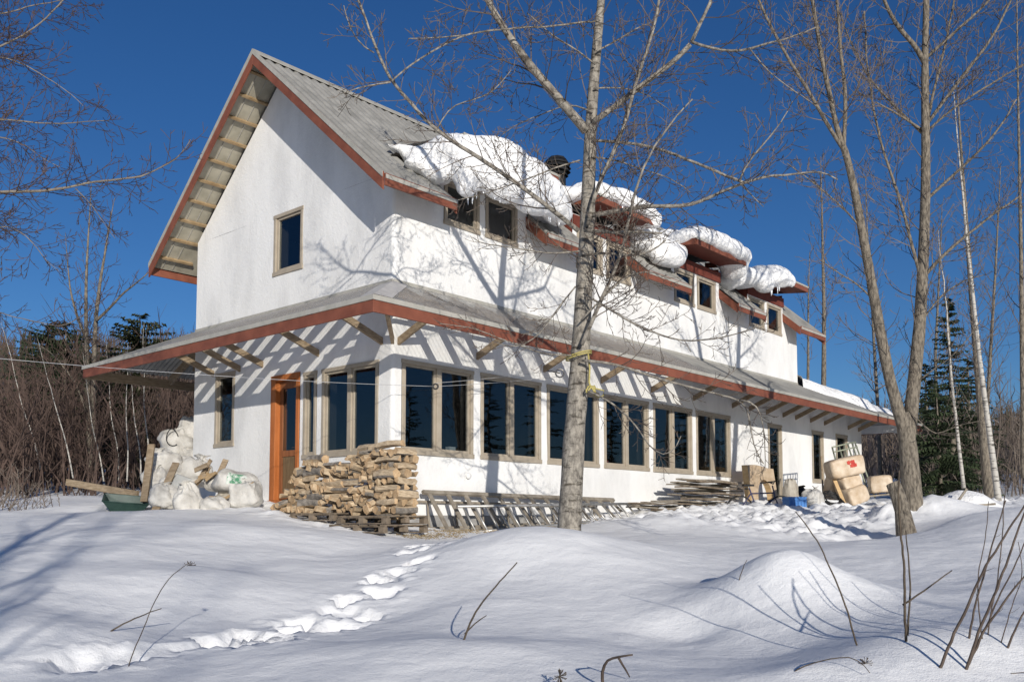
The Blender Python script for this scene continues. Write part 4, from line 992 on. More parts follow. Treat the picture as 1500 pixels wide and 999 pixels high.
# overturned green wheelbarrow
M['barrowgreen'] = mat('dark_green_enamel', (.018, .045, .038), (.04, .08, .065), rough=.45, scale=5)
def barrow():
    g = at(184, 752, 17.0); root = thing('wheelbarrow', 'dark green wheelbarrow tray lying in the snow under the long plank', 'wheelbarrow', g, .5); root.rotation_euler = (.25, .15, .4)
    q = MB(); b = [(-.22, -.2, 0), (.2, -.2, .02), (.2, .2, .02), (-.22, .2, 0)]; t = [(-.42, -.32, .24), (.36, -.30, .30), (.36, .30, .30), (-.42, .32, .24)]
    q.quad(*b)
    for i in range(4): j = (i+1) % 4; q.quad(b[i], b[j], t[j], t[i])
    o = q.build('tray', M['barrowgreen'], root); so_ = o.modifiers.new('solid', 'SOLIDIFY'); so_.thickness = .012
    q = MB(); q.tube(t+[t[0]], .012, 6); q.build('tray_rim', M['barrowgreen'], root, smooth=True)
    for y in (-.2, .2): q = MB(); q.tube([(.75, y*1.4, .22), (.0, y, -.03), (-.5, y*.4, -.06)], .018, 8); q.build('handle_bar', M['greywood'], root, smooth=True)
    q = MB(); q.tube([(-.55+.16*math.cos(a), 0, -.26+.16*math.sin(a)) for a in [i*math.pi/8 for i in range(17)]], .035, 6); q.build('wheel', M['rubber'], root, smooth=True)
barrow()
# ------------------------------------------------------------------ things beside the far windows
sack('tall white rounded sack right behind the bicycle handlebar', 1159, 738, 24.0, 26, 36, 21, 'sack2', ear=False, crease=.05, square=.75)
sack('open grey-white sack between the blue crate and the hoses', 1190, 744, 22.6, 36, 28, 22, 'sack', crease=.08, square=.55)
sack('black rubbish bag leaning on the wall behind the open sack', 1167, 735, 24.6, 26, 22, 23, 'black', crease=.15)
M['bluecrate'] = mat('blue_plastic_crate', (.05, .16, .42), (.08, .22, .50), rough=.4, scale=6)
def crate():
    g = at(1164, 748, 22.3); root = thing('blue_crate', 'blue plastic recycling crate half buried in snow', 'crate', g, .25)
    a, b, h = .23, .16, .32
    for i, (x0, x1, y0, y1) in enumerate([(-a, a, -b, -b+.012), (-a, a, b-.012, b), (-a, -a+.012, -b+.012, b-.012), (a-.012, a, -b+.012, b-.012)]):
        q = MB(); q.box(x0, x1, y0, y1, 0, h); q.build('side_panel', M['bluecrate'], root)
    for z_ in (h, h-.07): q = MB(); q.tube([(-a, -b, z_), (a, -b, z_), (a, b, z_), (-a, b, z_), (-a, -b, z_)], .014, 6); q.build('rim', M['bluecrate'], root)
    for k in range(5): q = MB(); q.box(-a+.06+k*.085, -a+.075+k*.085, -b-.012, -b-.001, .0, h-.08); q.build('rib', M['bluecrate'], root)
crate()
q = MB(); rh = random.Random(2)
hg = at(1222, 742, 22.8)
for k in range(7):
    r0 = .30-.015*k; q.tube([(r0*math.cos(t)*1.0+rh.uniform(-.02, .02), .16*math.sin(t)+.02*k, .06+.03*k+.16*math.sin(t)+rh.uniform(-.012, .012)) for t in [i*math.pi/9 for i in range(19)]], .016, 6, cap=False)
tag(q.build('hose_coil', M['black'], smooth=True, loc=hg, rotz=.2), 'loose coil of black hose beside the wrapped bales', 'hose')
M['bale'] = mat('tan_wrapped_bale', (.46, .34, .22), (.66, .55, .42), rough=.45, scale=3.5, bump=.01, bscale=7, spec=.45)
M['redprint'] = mat('red_bale_print', (.45, .03, .02), (.52, .06, .035), rough=.5, scale=10)
def bale(label, px, py, Y, w_, d, h, yaw, roll, mark=False, seed=0):
    root = thing('wrapped_bale', label, 'bale', at(px, py, Y)); root.rotation_euler = (0, roll, yaw)
    o = bpy.data.objects.new('bale_body', sack_mesh(w_, d, h, seed, M['bale'], .035, .3, 0)); COL.objects.link(o); o.parent = root
    if mark:
        q = MB(); y = -d/2-.016; r = random.Random(3); x = -.02
        for row, (z_, n_) in enumerate([(.34, 6), (.25, 5)]):
            x = -.04+.06*row; pts = []
            for k in range(n_):          # smudged capitals run together into one band of print
                hh = r.uniform(.03, .05); ww = r.uniform(.03, .045); pts.append((x, z_-hh+r.uniform(-.012, .012), x+ww, z_+hh+r.uniform(-.012, .012))); x += ww*.92
            for (xa, za, xb, zb) in pts: q.hexa([(xa, y, za), (xb, y, za+r.uniform(-.015, .015)), (xb, y+.02, za), (xa, y+.02, za), (xa+r.uniform(-.01, .01), y, zb), (xb, y, zb+r.uniform(-.015, .015)), (xb, y+.02, zb), (xa, y+.02, zb)])
            q.build('printed_marking', M['redprint'], root) if row == 1 else None
    return root
bale('tan wrapped bale with a red print, topmost of the leaning bales', 1240, 698, 23.2, .92, .5, .48, .15, -.22, True, 1)
bale('tan wrapped bale in the middle, under the red printed one', 1246, 718, 23.4, .55, .5, .46, .3, -.45, False, 2)
bale('lowest tan wrapped bale, standing on the snow under the others', 1254, 738, 23.3, .62, .5, .46, .35, -.35, False, 3)
bale('tan wrapped bale half hidden behind the leaning stick', 1222, 732, 23.9, .45, .45, .62, .2, .12, False, 4)
bale('tan wrapped bale standing alone to the right on a board', 1291, 722, 24.0, .58, .5, .46, -.2, -.10, False, 5)
plank('grey board under the lone bale', at(1268, 727, 24.0), at(1318, 722, 24.2), .3, .04, 'greywood', up=(0, 0, 1))
plank('thin stick leaning on the wall beside the second slim window', at(1206, 728, 24.6), at(1203, 668, 25.4), .04, .04, 'brace')
plank('tan plank leaning against the wrapped bales', at(1238, 741, 22.9), at(1220, 697, 23.2), .09, .04, 'ply')
M['racksteel'] = mat('pale_green_steel', (.24, .26, .19), (.36, .37, .28), rough=.5, scale=6)
def rack():
    root = thing('steel_frame', 'pale green steel scaffold frames leaning on the far wall behind the bales', 'scaffold frame', at(1272, 732, 24.4))
    o = at(1272, 732, 24.4)
    for k, (xb, xt) in enumerate([(1240, 1219), (1252, 1229), (1258, 1236), (1266, 1242), (1274, 1248), (1282, 1252)]):
        q = MB(); q.tube([at(xb, 733-k*.8, 24.2+k*.08)-o, at(xt, 655-k*1.6, 25.2+k*.06)-o], .022, 8); q.build('upright', M['racksteel'], root, smooth=True)
    for ya, f in [(655, 0), (662, .1), (690, .45), (718, .8)]:
        q = MB(); x0 = 1219+21*f; x1 = 1253+29*f; q.tube([at(x0, ya, 25.1-f)-o, at(x1, ya-8+4*f, 25.5-f)-o], .02, 8); q.build('crossbar', M['racksteel'], root, smooth=True)
rack()
# snow-covered mound with boards, right background
def snowboat():
    g = at(1412, 752, 22.0); root = thing('snow_dome', 'smooth snow-covered dome with sticks on it, left of the white birch', 'snow mound', g)
    remeshed('snow_mass', [((0, 0, 0), (.78, .7, .56)), ((.35, .1, -.05), (.7, .6, .42)), ((-.4, .1, -.1), (.5, .5, .35))], .05, M['roofsnow'], .03, 2, 3, parent=root)
    for a, b in [((1393, 748, 21.0), (1416, 716, 21.3)), ((1404, 742, 21.0), (1458, 738, 21.1)), ((1400, 752, 20.8), (1438, 742, 21.0))]:
        q = MB(); a2 = at(*a)-g; q.bar(a2, at(*b)-g, .05, .03, up=(0, -1, 0)); q.build('stick', M['greywood'], root)
snowboat()
# ------------------------------------------------------------------ clothesline with pulley and spacer
M['rope'] = mat('white_line_cord', (.40, .40, .40), (.5, .5, .5), rough=.6, scale=20)
def line(label):
    p0 = W(4.16, -.42, 3.02); root = thing('clothesline', label, 'clothesline', p0)
    A = at(-90, 517, 11.0)
    def cord(a, b, sag, r=.004, n=24):
        q = MB(); q.tube([a.lerp(b, i/n)+Vector((0, 0, -sag*4*(i/n)*(1-i/n)))-p0 for i in range(n+1)], r, 5); q.build('cord', M['rope'], root, smooth=True)
    sp = at(638, 566, 16.2)
    cord(A, sp, .06); cord(sp, p0+Vector((0, 0, -.07)), .02); cord(sp+Vector((0, 0, .06)), p0+Vector((0, 0, .07)), .02)
    q = MB(); c = sp-p0; q.tube([c+Vector((.045*math.cos(t), 0, .045*math.sin(t))) for t in [i*math.pi/6 for i in range(13)]], .016, 6); q.build('spacer', M['iron'], root, smooth=True)
    q = MB(); q.tube([Vector((.085*math.cos(t), 0, .085*math.sin(t))) for t in [i*math.pi/10 for i in range(21)]], .016, 6); q.build('pulley', M['alu'], root, smooth=True)
    q = MB(); q.bar((0, 0, .0), W(4.16, -.05, 3.12)-p0, .02, .02); q.build('bracket', M['iron'], root)
line('thin clothesline running from the left to a pulley under the eaves')
# ------------------------------------------------------------------ trees
M['aspen'] = mat('pale_aspen_bark', (.30, .27, .215), (.46, .42, .345), rough=.85, scale=5, stretch=(1, 1, .6), bump=.006, bscale=22, ramp=(.3, .6))
def aspen_trunk():
    m, nt, b = newmat('aspen_trunk_bark'); L = nt.links.new
    tc = node(nt, 'ShaderNodeTexCoord'); mp = node(nt, 'ShaderNodeMapping'); mp.inputs['Scale'].default_value = (1, 1, .5); L(tc.outputs['Object'], mp.inputs[0])
    n1 = node(nt, 'ShaderNodeTexNoise', Scale=15, Detail=8, Roughness=.75); L(mp.outputs[0], n1.inputs['Vector'])
    cr = node(nt, 'ShaderNodeValToRGB'); e = cr.color_ramp.elements; e[0].position = .38; e[0].color = (.10, .088, .074, 1); e[1].position = .62; e[1].color = (.37, .335, .28, 1)
    L(n1.outputs['Fac'], cr.inputs[0])
    mp2 = node(nt, 'ShaderNodeMapping'); mp2.inputs['Scale'].default_value = (3, 3, 11); L(tc.outputs['Object'], mp2.inputs[0])
    n2 = node(nt, 'ShaderNodeTexNoise', Scale=1.4, Detail=4, Roughness=.6); L(mp2.outputs[0], n2.inputs['Vector'])
    c2 = node(nt, 'ShaderNodeValToRGB'); c2.color_ramp.elements[0].position = .36; c2.color_ramp.elements[0].color = (.30, .28, .25, 1); c2.color_ramp.elements[1].position = .45; c2.color_ramp.elements[1].color = (1, 1, 1, 1)
    L(n2.outputs['Fac'], c2.inputs[0])
    mx = node(nt, 'ShaderNodeMixRGB', blend_type='MULTIPLY'); mx.inputs[0].default_value = 1; L(cr.outputs[0], mx.inputs[1]); L(c2.outputs[0], mx.inputs[2]); L(mx.outputs[0], b.inputs['Base Color'])
    b.inputs['Roughness'].default_value = .85; bp = node(nt, 'ShaderNodeBump', Distance=.012); L(n1.outputs['Fac'], bp.inputs['Height']); L(bp.outputs[0], b.inputs['Normal'])
    return m
M['aspentrunk'] = aspen_trunk()
M['furrow'] = mat('furrowed_grey_bark', (.085, .072, .058), (.25, .215, .168), rough=.95, scale=26, stretch=(1, 1, .3), bump=.03, bscale=24, ramp=(.36, .6))
M['leftbark'] = mat('grey_beige_bough_bark', (.16, .135, .11), (.30, .26, .21), rough=.85, scale=6, stretch=(1, 1, .6), bump=.004, bscale=22)
M['twig'] = mat('brown_twigs', (.06, .046, .038), (.15, .12, .095), rough=.8, scale=3)
M['twigred'] = mat('reddish_brown_twigs', (.05, .033, .027), (.10, .066, .053), rough=.8, scale=3)
M['greytwig'] = mat('grey_brown_twigs', (.09, .07, .058), (.17, .14, .115), rough=.85, scale=3)
M['birch'] = mat('white_birch_bark', (.47, .445, .40), (.09, .08, .07), rough=.6, scale=3.0, stretch=(1.5, 1.5, 7), ramp=(.52, .64))
M['needle'] = mat('dark_conifer_needles', (.018, .030, .014), (.045, .062, .028), rough=.8, scale=3, rand=.25)
M['needlelit'] = mat('olive_sunlit_needles', (.035, .045, .020), (.07, .078, .036), rough=.8, scale=3, rand=.25)  # lit copy of the needles, sun put into the brighter olive
def rnd_perp(d, rng):
    v = rng.normal(size=3); v -= d*(v@d); return v/(np.linalg.norm(v)+1e-9)
def resample(pts, rad, step):
    pts = np.asarray(pts, float); seg = np.linalg.norm(np.diff(pts, axis=0), axis=1); L = np.r_[0, np.cumsum(seg)]
    n = max(3, int(L[-1]/step)+1); u = np.linspace(0, L[-1], n)
    # smooth through the control points (Catmull-like via cubic blending)
    out = np.c_[[np.interp(u, L, pts[:, k]) for k in range(3)]].T
    for _ in range(2):
        o2 = out.copy(); o2[1:-1] = out[1:-1]*.5+(out[:-2]+out[2:])*.25; out = o2
    return out, np.interp(u, L, rad)
def twigs(tw, pts, rad, rng, lvl, length, spacing, ang=(28, 62), up=.25, rmin=.0035, maxl=3, wob=.16, start=.08, taper=True, sides=3, buds=True, rscale=.42, flat=None, hook=.0, gap=None):
    """side branches along a limb, each with its own smaller branches"""
    seg = np.linalg.norm(np.diff(pts, axis=0), axis=1); L = np.r_[0, np.cumsum(seg)]; tot = L[-1]
    pos = tot*start+rng.random()*spacing
    side = rng.random()*6.28
    while pos < tot:
        i = min(len(seg)-1, int(np.searchsorted(L, pos))-1); i = max(i, 0)
        f = (pos-L[i])/(seg[i]+1e-9); p = pts[i]+(pts[i+1]-pts[i])*f; r0 = rad[i]
        d = pts[i+1]-pts[i]; d = d/(np.linalg.norm(d)+1e-9)
        side += 2.4+rng.normal()*.5
        ref = np.array([0, 0, 1.0]) if abs(d[2]) < .9 else np.array([1.0, 0, 0])
        x = np.cross(d, ref); x /= np.linalg.norm(x); y = np.cross(x, d)
        q = x*math.cos(side)+y*math.sin(side)
        a = math.radians(rng.uniform(*ang)); v = d*math.cos(a)+q*math.sin(a)
        ln = length*(rng.uniform(.45, 1.15))*(1-.55*pos/tot if taper else 1)
        if ln < .05: pos += spacing; continue
        n = max(4, int(ln/(.10 if lvl < 2 else .07))); n = min(n, 14)
        P = [p]; D = v.copy(); c = rnd_perp(v, rng)*wob*.6
        for k in range(n):
            D = D+c*(1/n)*2.2+rng.normal(size=3)*wob*.35+np.array([0, 0, up*2.2/n*(k/n*1.6)]); D /= np.linalg.norm(D)
            P.append(P[-1]+D*ln/n)
        P = np.array(P); rr = max(rmin, min(r0*rscale, .0035+.0075*ln)); R = np.linspace(rr, rmin*.75, len(P))
        tw.tube(P, R, sides if rr < .012 else 5, cap=False)
        if lvl < maxl:
            twigs(tw, P, R, rng, lvl+1, ln*.6, spacing*.95, ang, up*1.15, rmin, maxl, wob, .2, True, 3, buds, rscale, None, hook)
        elif buds and rng.random() < .55:
            for k in range(2, len(P), 2):
                b = rnd_perp(D, rng); tw.tube([P[k], P[k]+b*.011+D*.010, P[k]+b*.014+D*.030], [.0045, .0055, .001], 3, cap=False)
        pos += spacing*rng.uniform(.6, 1.4)
def limb_pts(px, Y0, Y1, w0, w1):
    n = len(px); P = []
    for i, (x, y) in enumerate(px):
        P.append(at(x, y, Y0+(Y1-Y0)*i/(n-1))[:])
    rad = [max(.003, (w0+(w1-w0)*i/(n-1))/2/F*Y0) for i in range(n)]
    return np.array(P), np.array(rad)
def tree(name, label, cat, limbs, seed, trunkmat, twigmat, base=None, group=None, step=.14, **kw):
    """limbs: (pixel path, Y start, Y end, width start, width end, twig length, twig spacing)"""
    rng = np.random.default_rng(seed); b0 = np.array(base) if base is not None else limb_pts(*limbs[0][:5])[0][0]
    root = thing(name, label, cat, tuple(b0), 0, group)
    tr = MB(); tw = MB()
    for li in limbs:
        P, R = limb_pts(*li[:5]); P = P-b0
        P, R = resample(P, R, step)
        if R[0] < .06: P = P+np.cumsum(rng.normal(size=P.shape)*step*.05, axis=0)*np.linspace(0, 1, len(P))[:, None]
        big = R[0] > .03
        (tr if R[0] > .0075 else tw).tube(P, R*(1+.018*rng.normal(size=len(R))*(1 if big else 0)), 14 if R[0] > .08 else (8 if R[0] > .02 else 5))
        if li[5]: twigs(tw, P, R, rng, 1, li[5], li[6], **{**kw, **(li[7] if len(li) > 7 else {})})
    tr.build('trunk', trunkmat, root, smooth=True); tw.build('crown', twigmat, root)
    return root
# --- the big pale tree in front of the house
bigl = [
 ([(832,800),(834,775),(837,720),(841,640),(846,580),(850,520),(854,450),(858,380),(861,310),(863,250),(865,190),(870,120),(876,50),(881,0),(886,-120),(892,-260),(897,-420)], 13.5, 13.7, 38, 6, .9, .55, dict(start=.3)),
 ([(859,192),(838,168),(800,124),(765,82),(738,42),(714,2),(690,-50),(668,-130),(650,-230)], 13.55, 12.7, 15, 5, 1.0, .22),
 ([(868,180),(900,157),(950,117),(990,86),(1013,62)], 13.55, 13.0, 9, 7, .8, .20),
 ([(1013,62),(1024,38),(1042,2),(1060,-60),(1072,-130)], 13.0, 12.8, 6.5, 3, .8, .2),
 ([(1013,62),(1045,73),(1085,76),(1110,68),(1130,61),(1160,56),(1195,40)], 13.0, 12.4, 4.5, 2, .7, .17),
 ([(1100,74),(1125,105),(1170,140),(1200,165)], 12.6, 12.3, 2.4, 1.3, .4, .15),
 ([(861,330),(869,290),(890,240),(912,190),(922,150),(938,98),(952,55),(964,2),(975,-70)], 13.4, 12.6, 7, 3.5, .75, .19),
 ([(852,505),(872,460),(893,412),(908,375),(920,325),(932,272),(945,235),(975,190),(1010,150)], 13.3, 12.2, 6.5, 2, .7, .18),
 ([(847,338),(822,318),(790,293),(732,251),(690,225),(648,198),(612,164),(585,134),(572,119),(556,86),(545,58),(530,18),(515,-25)], 13.4, 11.9, 7.5, 2.4, .75, .19),
 ([(572,121),(548,124),(520,130),(495,137)], 12.3, 12.1, 3, 1.3, .5, .16),
 ([(574,119),(600,96),(640,72),(682,51),(720,44),(762,42),(800,42),(860,33),(880,30)], 12.3, 13.3, 2.8, 3.2, .55, .17),
 ([(682,52),(640,56),(602,56)], 12.6, 12.2, 2.4, 1.3, .4, .16),
 ([(548,78),(525,68),(510,40),(500,8)], 12.2, 12.0, 2.2, 1.4, .4, .16),
 ([(640,190),(655,162),(672,150),(710,146),(735,130),(755,98)], 12.7, 12.5, 2.4, 1.4, .5, .16),
 ([(866,316),(890,312),(918,307),(950,301),(985,302),(1012,301),(1035,291),(1062,278),(1084,270),(1118,259),(1165,254),(1200,248),(1228,264)], 13.4, 12.0, 7.5, 1.8, .65, .18),
 ([(868,206),(900,208),(930,211),(957,216),(985,226),(1012,238),(1050,255),(1084,269)], 13.5, 12.5, 4.5, 4, .6, .18),
 ([(1083,266),(1084,252),(1096,238),(1118,212),(1140,188),(1160,150)], 12.5, 12.3, 3.6, 1.6, .55, .16),
 ([(1085,270),(1100,285),(1120,300)], 12.5, 12.3, 2.6, 1.2, .4, .15),
 ([(856,338),(880,338),(910,342),(940,338),(968,343)], 13.3, 12.7, 6, 3, .62, .17),
 ([(853,375),(880,369),(915,372),(950,372),(975,345)], 13.3, 12.7, 4.5, 2, .6, .14),
 ([(851,470),(880,438),(915,405),(950,395),(985,410)], 13.3, 12.6, 3.4, 1.5, .6, .17),
 ([(852,528),(880,530),(912,536),(960,556),(1000,567),(1025,573),(1060,584),(1082,586),(1096,592),(1100,625),(1102,655),(1120,684)], 13.3, 12.4, 4.6, 1.6, .5, .2),
 ([(1084,586),(1108,584),(1116,612),(1121,650),(1121,690)], 12.7, 12.5, 3, 1.2, .35, .15),
 ([(860,572),(880,580),(905,597),(922,612),(938,632),(948,650),(962,668),(985,672),(1000,640)], 13.3, 12.5, 3.4, 1.2, .45, .17),
 ([(855,430),(890,452),(935,480),(985,500),(1020,502),(1060,495),(1095,488),(1120,478)], 13.3, 12.2, 3.6, 1.2, .5, .17),
 ([(848,368),(815,372),(775,368),(735,362),(700,360),(690,350)], 13.4, 12.8, 3, 1.2, .5, .17),
 ([(850,235),(815,245),(770,262),(735,272),(700,285),(668,292)], 13.5, 12.8, 2.8, 1.2, .5, .17),
 ([(843,420),(815,455),(790,492),(760,510),(725,500)], 13.4, 12.9, 2.6, 1.2, .5, .17),
 ([(846,520),(800,520),(740,498),(690,478),(640,470)], 13.4, 12.6, 2.6, 1.0, .4, .2),
 ([(872,95),(840,70),(810,55),(770,20)], 13.5, 13.0, 3, 1.4, .6, .17),
 ([(874,75),(905,60),(935,40),(960,30)], 13.5, 14.0, 3, 1.4, .6, .17),
 ([(870,130),(910,128),(950,135),(985,160)], 13.5, 14.1, 2.8, 1.2, .6, .17),
 ([(866,230),(905,235),(945,250),(985,262),(1010,285)], 13.5, 14.2, 2.8, 1.2, .6, .16),
 ([(868,165),(835,150),(800,165),(760,180),(730,205)], 13.5, 14.2, 2.8, 1.2, .6, .17),
]
bigl = [(a[0], a[1]*.96, a[2]*.96, a[3], a[4], a[5]*1.45, (a[6]*.58), *a[7:]) for a in bigl]
bt = tree('birch_tree', 'big pale-barked tree with a yellow rope, standing right in front of the house', 'tree', bigl, 21, M['aspentrunk'], M['twig'], rmin=.0045, up=.22, wob=.2)
M['yellowrope'] = mat('yellow_rope', (.36, .30, .09), (.48, .41, .15), rough=.7, scale=60)
def tree_rope():
    c = at(848, 573, 12.96); root = thing('rope', 'yellow rope knotted round the big pale trunk, its end hanging loose', 'rope', c); r = .178
    q = MB(); 
    for k in range(2): q.tube([(r*math.cos(a), r*math.sin(a), .52-.03*k+.05*math.cos(a)) for a in [2*math.pi*i/24 for i in range(25)]], .011, 6, cap=False)
    q.build('upper_wrap', M['yellowrope'], root, smooth=True)
    q = MB(); q.tube([(.12, -.16, .50), (.14, -.17, .3), (.13, -.18, .1), (.15, -.2, .02)], .013, 6)
    q.tube([(.15+.06*math.cos(a)*1.1, -.2, .0+.05*math.sin(a*1.7)) for a in [i*.7 for i in range(12)]], .014, 6)
    q.tube([(.16, -.2, .02), (.25, -.21, .0), (.33, -.22, -.02), (.32, -.22, -.09), (.25, -.22, -.12), (.19, -.21, -.07)], .010, 6); q.build('hanging_end', M['yellowrope'], root, smooth=True)
tree_rope()
# --- forked tree to the right
fork = [
 ([(1339,775),(1337,735),(1333,690),(1330,655),(1327,628),(1322,605)], 18.0, 18.0, 30, 22, 0, 0),
 ([(1327,640),(1315,598),(1303,555),(1292,500),(1282,445),(1274,400),(1264,345),(1256,300),(1248,262),(1238,220),(1234,212)], 18.0, 17.3, 18, 8.5, .8, .5),
 ([(1235,215),(1226,190),(1216,140),(1208,100),(1198,45),(1191,0),(1184,-60),(1178,-150)], 17.3, 17.1, 8.5, 4, .9, .25),
 ([(1236,214),(1238,170),(1238,130),(1232,80),(1227,0),(1222,-80),(1215,-170)], 17.3, 17.6, 6.5, 3, .9, .26),
 ([(1233,216),(1212,182),(1186,135),(1158,90),(1135,50),(1112,2),(1098,-60)], 17.3, 16.6, 6, 3, .9, .24),
 ([(1329,655),(1335,600),(1340,550),(1347,480),(1351,410),(1354,340),(1356,270),(1356,200),(1355,140),(1355,80),(1357,0),(1358,-90),(1357,-200),(1355,-330)], 18.0, 18.4, 21, 5, .9, .5),
 ([(1354,92),(1340,66),(1318,45),(1303,20),(1293,-2),(1270,-60),(1255,-120)], 18.3, 17.6, 8, 3, .9, .24),
 ([(1357,85),(1390,55),(1420,28),(1450,0),(1480,-40)], 18.3, 18.0, 5, 2.6, .8, .22),
 ([(1358,182),(1385,145),(1412,108),(1440,75),(1462,40),(1480,2),(1500,-50)], 18.3, 17.5, 5.5, 2.6, .8, .22),
 ([(1358,192),(1395,160),(1440,130),(1480,107),(1520,85)], 18.3, 17.6, 3.6, 2, .7, .2),
 ([(1358,185),(1366,140),(1378,95),(1388,50),(1398,0),(1410,-70)], 18.3, 18.8, 4.4, 2.4, .8, .22),
 ([(1358,292),(1390,262),(1420,235),(1450,205),(1470,180),(1490,145)], 18.2, 17.4, 4.8, 2, .7, .2),
 ([(1354,405),(1375,380),(1410,348),(1450,318),(1500,284)], 18.1, 17.3, 5.5, 2.6, .7, .2),
 ([(1347,400),(1336,360),(1322,305),(1305,255),(1290,210),(1278,160),(1268,95),(1262,20)], 18.1, 18.7, 5, 2.4, .8, .22),
 ([(1350,195),(1325,170),(1295,140),(1270,110),(1245,60),(1230,20)], 18.3, 18.9, 4, 2, .8, .2),
 ([(1350,190),(1310,165),(1285,152)], 18.3, 18.0, 4, 1.6, .5, .2),
 ([(1262,335),(1240,310),(1215,288),(1180,262),(1150,240)], 17.6, 17.0, 3, 1.4, .6, .2),
 ([(1280,440),(1255,415),(1225,400),(1200,380)], 17.8, 17.2, 3, 1.2, .6, .2),
 ([(1350,470),(1380,430),(1410,410),(1440,400)], 18.1, 17.6, 3, 1.3, .6, .2),
 ([(1342,560),(1370,540),(1400,520),(1440,470)], 18.0, 17.2, 2.6, 1.2, .6, .2),
 ([(1330,600),(1370,640),(1400,625),(1440,618)], 17.9, 17.2, 2.2, 1.0, .5, .2),
]
fork = [(*a[:5], a[5]*1.55, a[6]*.56, *a[7:]) for a in fork]
tree('forked_tree', 'tall grey-barked tree forking near its base, beside the right end of the house', 'tree', fork, 31, M['furrow'], M['greytwig'], rmin=.0055, up=.35, wob=.16, maxl=3)
# stub of a log standing in front of it
q = MB(); P = [at(1331, 800, 15.9), at(1326, 772, 15.9), at(1322, 748, 16.0), at(1314, 722, 16.05), at(1308, 708, 16.1)]
P = [p-P[0] for p in P]; q.tube(P, [.20, .16, .13, .125, .12], 12); o = q.build('log_stub', M['furrow'], smooth=False, loc=at(1331, 800, 15.9)); tag(o, 'broken log stub standing in the snow in front of the forked tree', 'log')
# --- other single trees on the right
def simple(name, label, px, Y, w0, w1, twl, tsp, seed, m, tm, group=None, cat='tree', Y1=None, **kw): return tree(name, label, cat, [(px, Y, Y1 or Y, w0, w1*.4, twl, tsp*.5, dict(start=.25))], seed, m, tm, group=group, step=.3, **{**dict(rmin=.006, maxl=2, up=.4, ang=(30, 55)), **kw})
simple('birch_tree', 'white birch with black marks, leaning left, behind the snow dome', [(1464,745),(1457,690),(1450,640),(1440,565),(1432,500),(1424,420),(1416,350),(1411,290),(1402,200),(1396,120)], 25, 10, 2.2, 1.2, .4, 41, M['birch'], M['greytwig'], rmin=.005)
simple('grey_tree', 'grey-brown trunk right behind the white birch', [(1452,735),(1444,680),(1438,600),(1431,520),(1424,440),(1418,360),(1410,250),(1402,130)], 27, 17, 5, 1.4, .45, 42, M['furrow'], M['greytwig'])
simple('grey_tree', 'grey tree at the right edge of the picture', [(1500,700),(1499,600),(1497,480),(1496,380),(1494,290),(1492,180),(1490,60),(1489,-60)], 26, 9, 3, 1.6, .38, 43, M['furrow'], M['greytwig'])
simple('young_birch', 'thin pale birch in front of the dark spruce', [(1412,715),(1404,650),(1398,590),(1392,520),(1388,460),(1384,400),(1382,340)], 27, 5.5, 1.6, .9, .35, 44, M['birch'], M['greytwig'])
simple('slender_tree', 'slender tree rising behind the right end of the roof', [(1206,600),(1207,520),(1207,440),(1205,370),(1204,300),(1202,230)], 44, 8, 2, 2.2, .55, 45, M['furrow'], M['greytwig'], rmin=.010)
simple('slender_tree', 'thinner slender tree just left of the taller one behind the roof', [(1183,600),(1184,520),(1184,440),(1186,370)], 46, 5, 2, 2.0, .6, 46, M['furrow'], M['greytwig'], rmin=.010)
simple('slender_tree', 'bushy leafless tree seen between the roof corner and the forked tree', [(1290,700),(1286,600),(1280,500),(1276,420),(1270,330),(1268,260)], 38, 6, 2, 2.4, .4, 47, M['furrow'], M['greytwig'], rmin=.008)
simple('slender_tree', 'bushy leafless tree rising behind the white birch', [(1440,700),(1446,600),(1452,500),(1458,400),(1462,320),(1466,240)], 42, 7, 2, 2.6, .42, 48, M['furrow'], M['greytwig'], rmin=.008)
simple('slender_tree', 'leafless tree with fine twigs just right of the forked tree', [(1375,700),(1372,600),(1370,520),(1374,440),(1378,360),(1380,300)], 40, 6, 2, 2.4, .45, 49, M['furrow'], M['greytwig'], rmin=.008)
# --- left side
leftl = [
 ([(-150,760),(-150,600),(-145,450),(-140,300),(-130,150),(-125,0),(-120,-200)], 15, 15, 34, 14, 0, 0),
 ([(-142,330),(-90,300),(-40,288),(0,281),(50,281),(95,277),(130,268),(170,264),(205,259),(235,245),(262,228),(277,200)], 15, 13.6, 11, 2, .75, .17),
 ([(110,276),(135,300),(150,325),(165,350)], 14.1, 13.8, 3, 1.4, .5, .16),
 ([(-138,240),(-80,200),(-30,180),(0,176),(50,180),(90,183),(130,180),(160,180)], 15, 13.9, 7, 1.8, .7, .16),
 ([(-135,180),(-80,120),(-40,90),(0,70),(35,55),(70,32),(100,0),(120,-40)], 15, 14.2, 8, 3, .75, .16),
 ([(-135,160),(-60,110),(0,80),(40,95),(90,125),(120,150)], 15, 14.4, 5, 1.6, .7, .16),
 ([(-130,60),(-60,20),(0,22),(40,12),(80,5),(110,-5)], 15, 14.3, 6, 2, .8, .16),
 ([(-142,310),(-80,250),(-20,195),(30,205),(70,232),(95,245)], 15, 15.5, 5, 1.5, .7, .16),
 ([(-140,400),(-80,370),(-30,340),(10,325),(40,345),(65,375),(85,390)], 15, 14.2, 5, 1.4, .7, .17),
 ([(-140,420),(-60,430),(0,460),(40,470),(90,480),(140,440)], 15, 14.0, 4, 1.2, .6, .18),
 ([(-130,100),(-60,-10),(0,-60),(60,-90)], 15, 15.0, 8, 3, .9, .18),
]
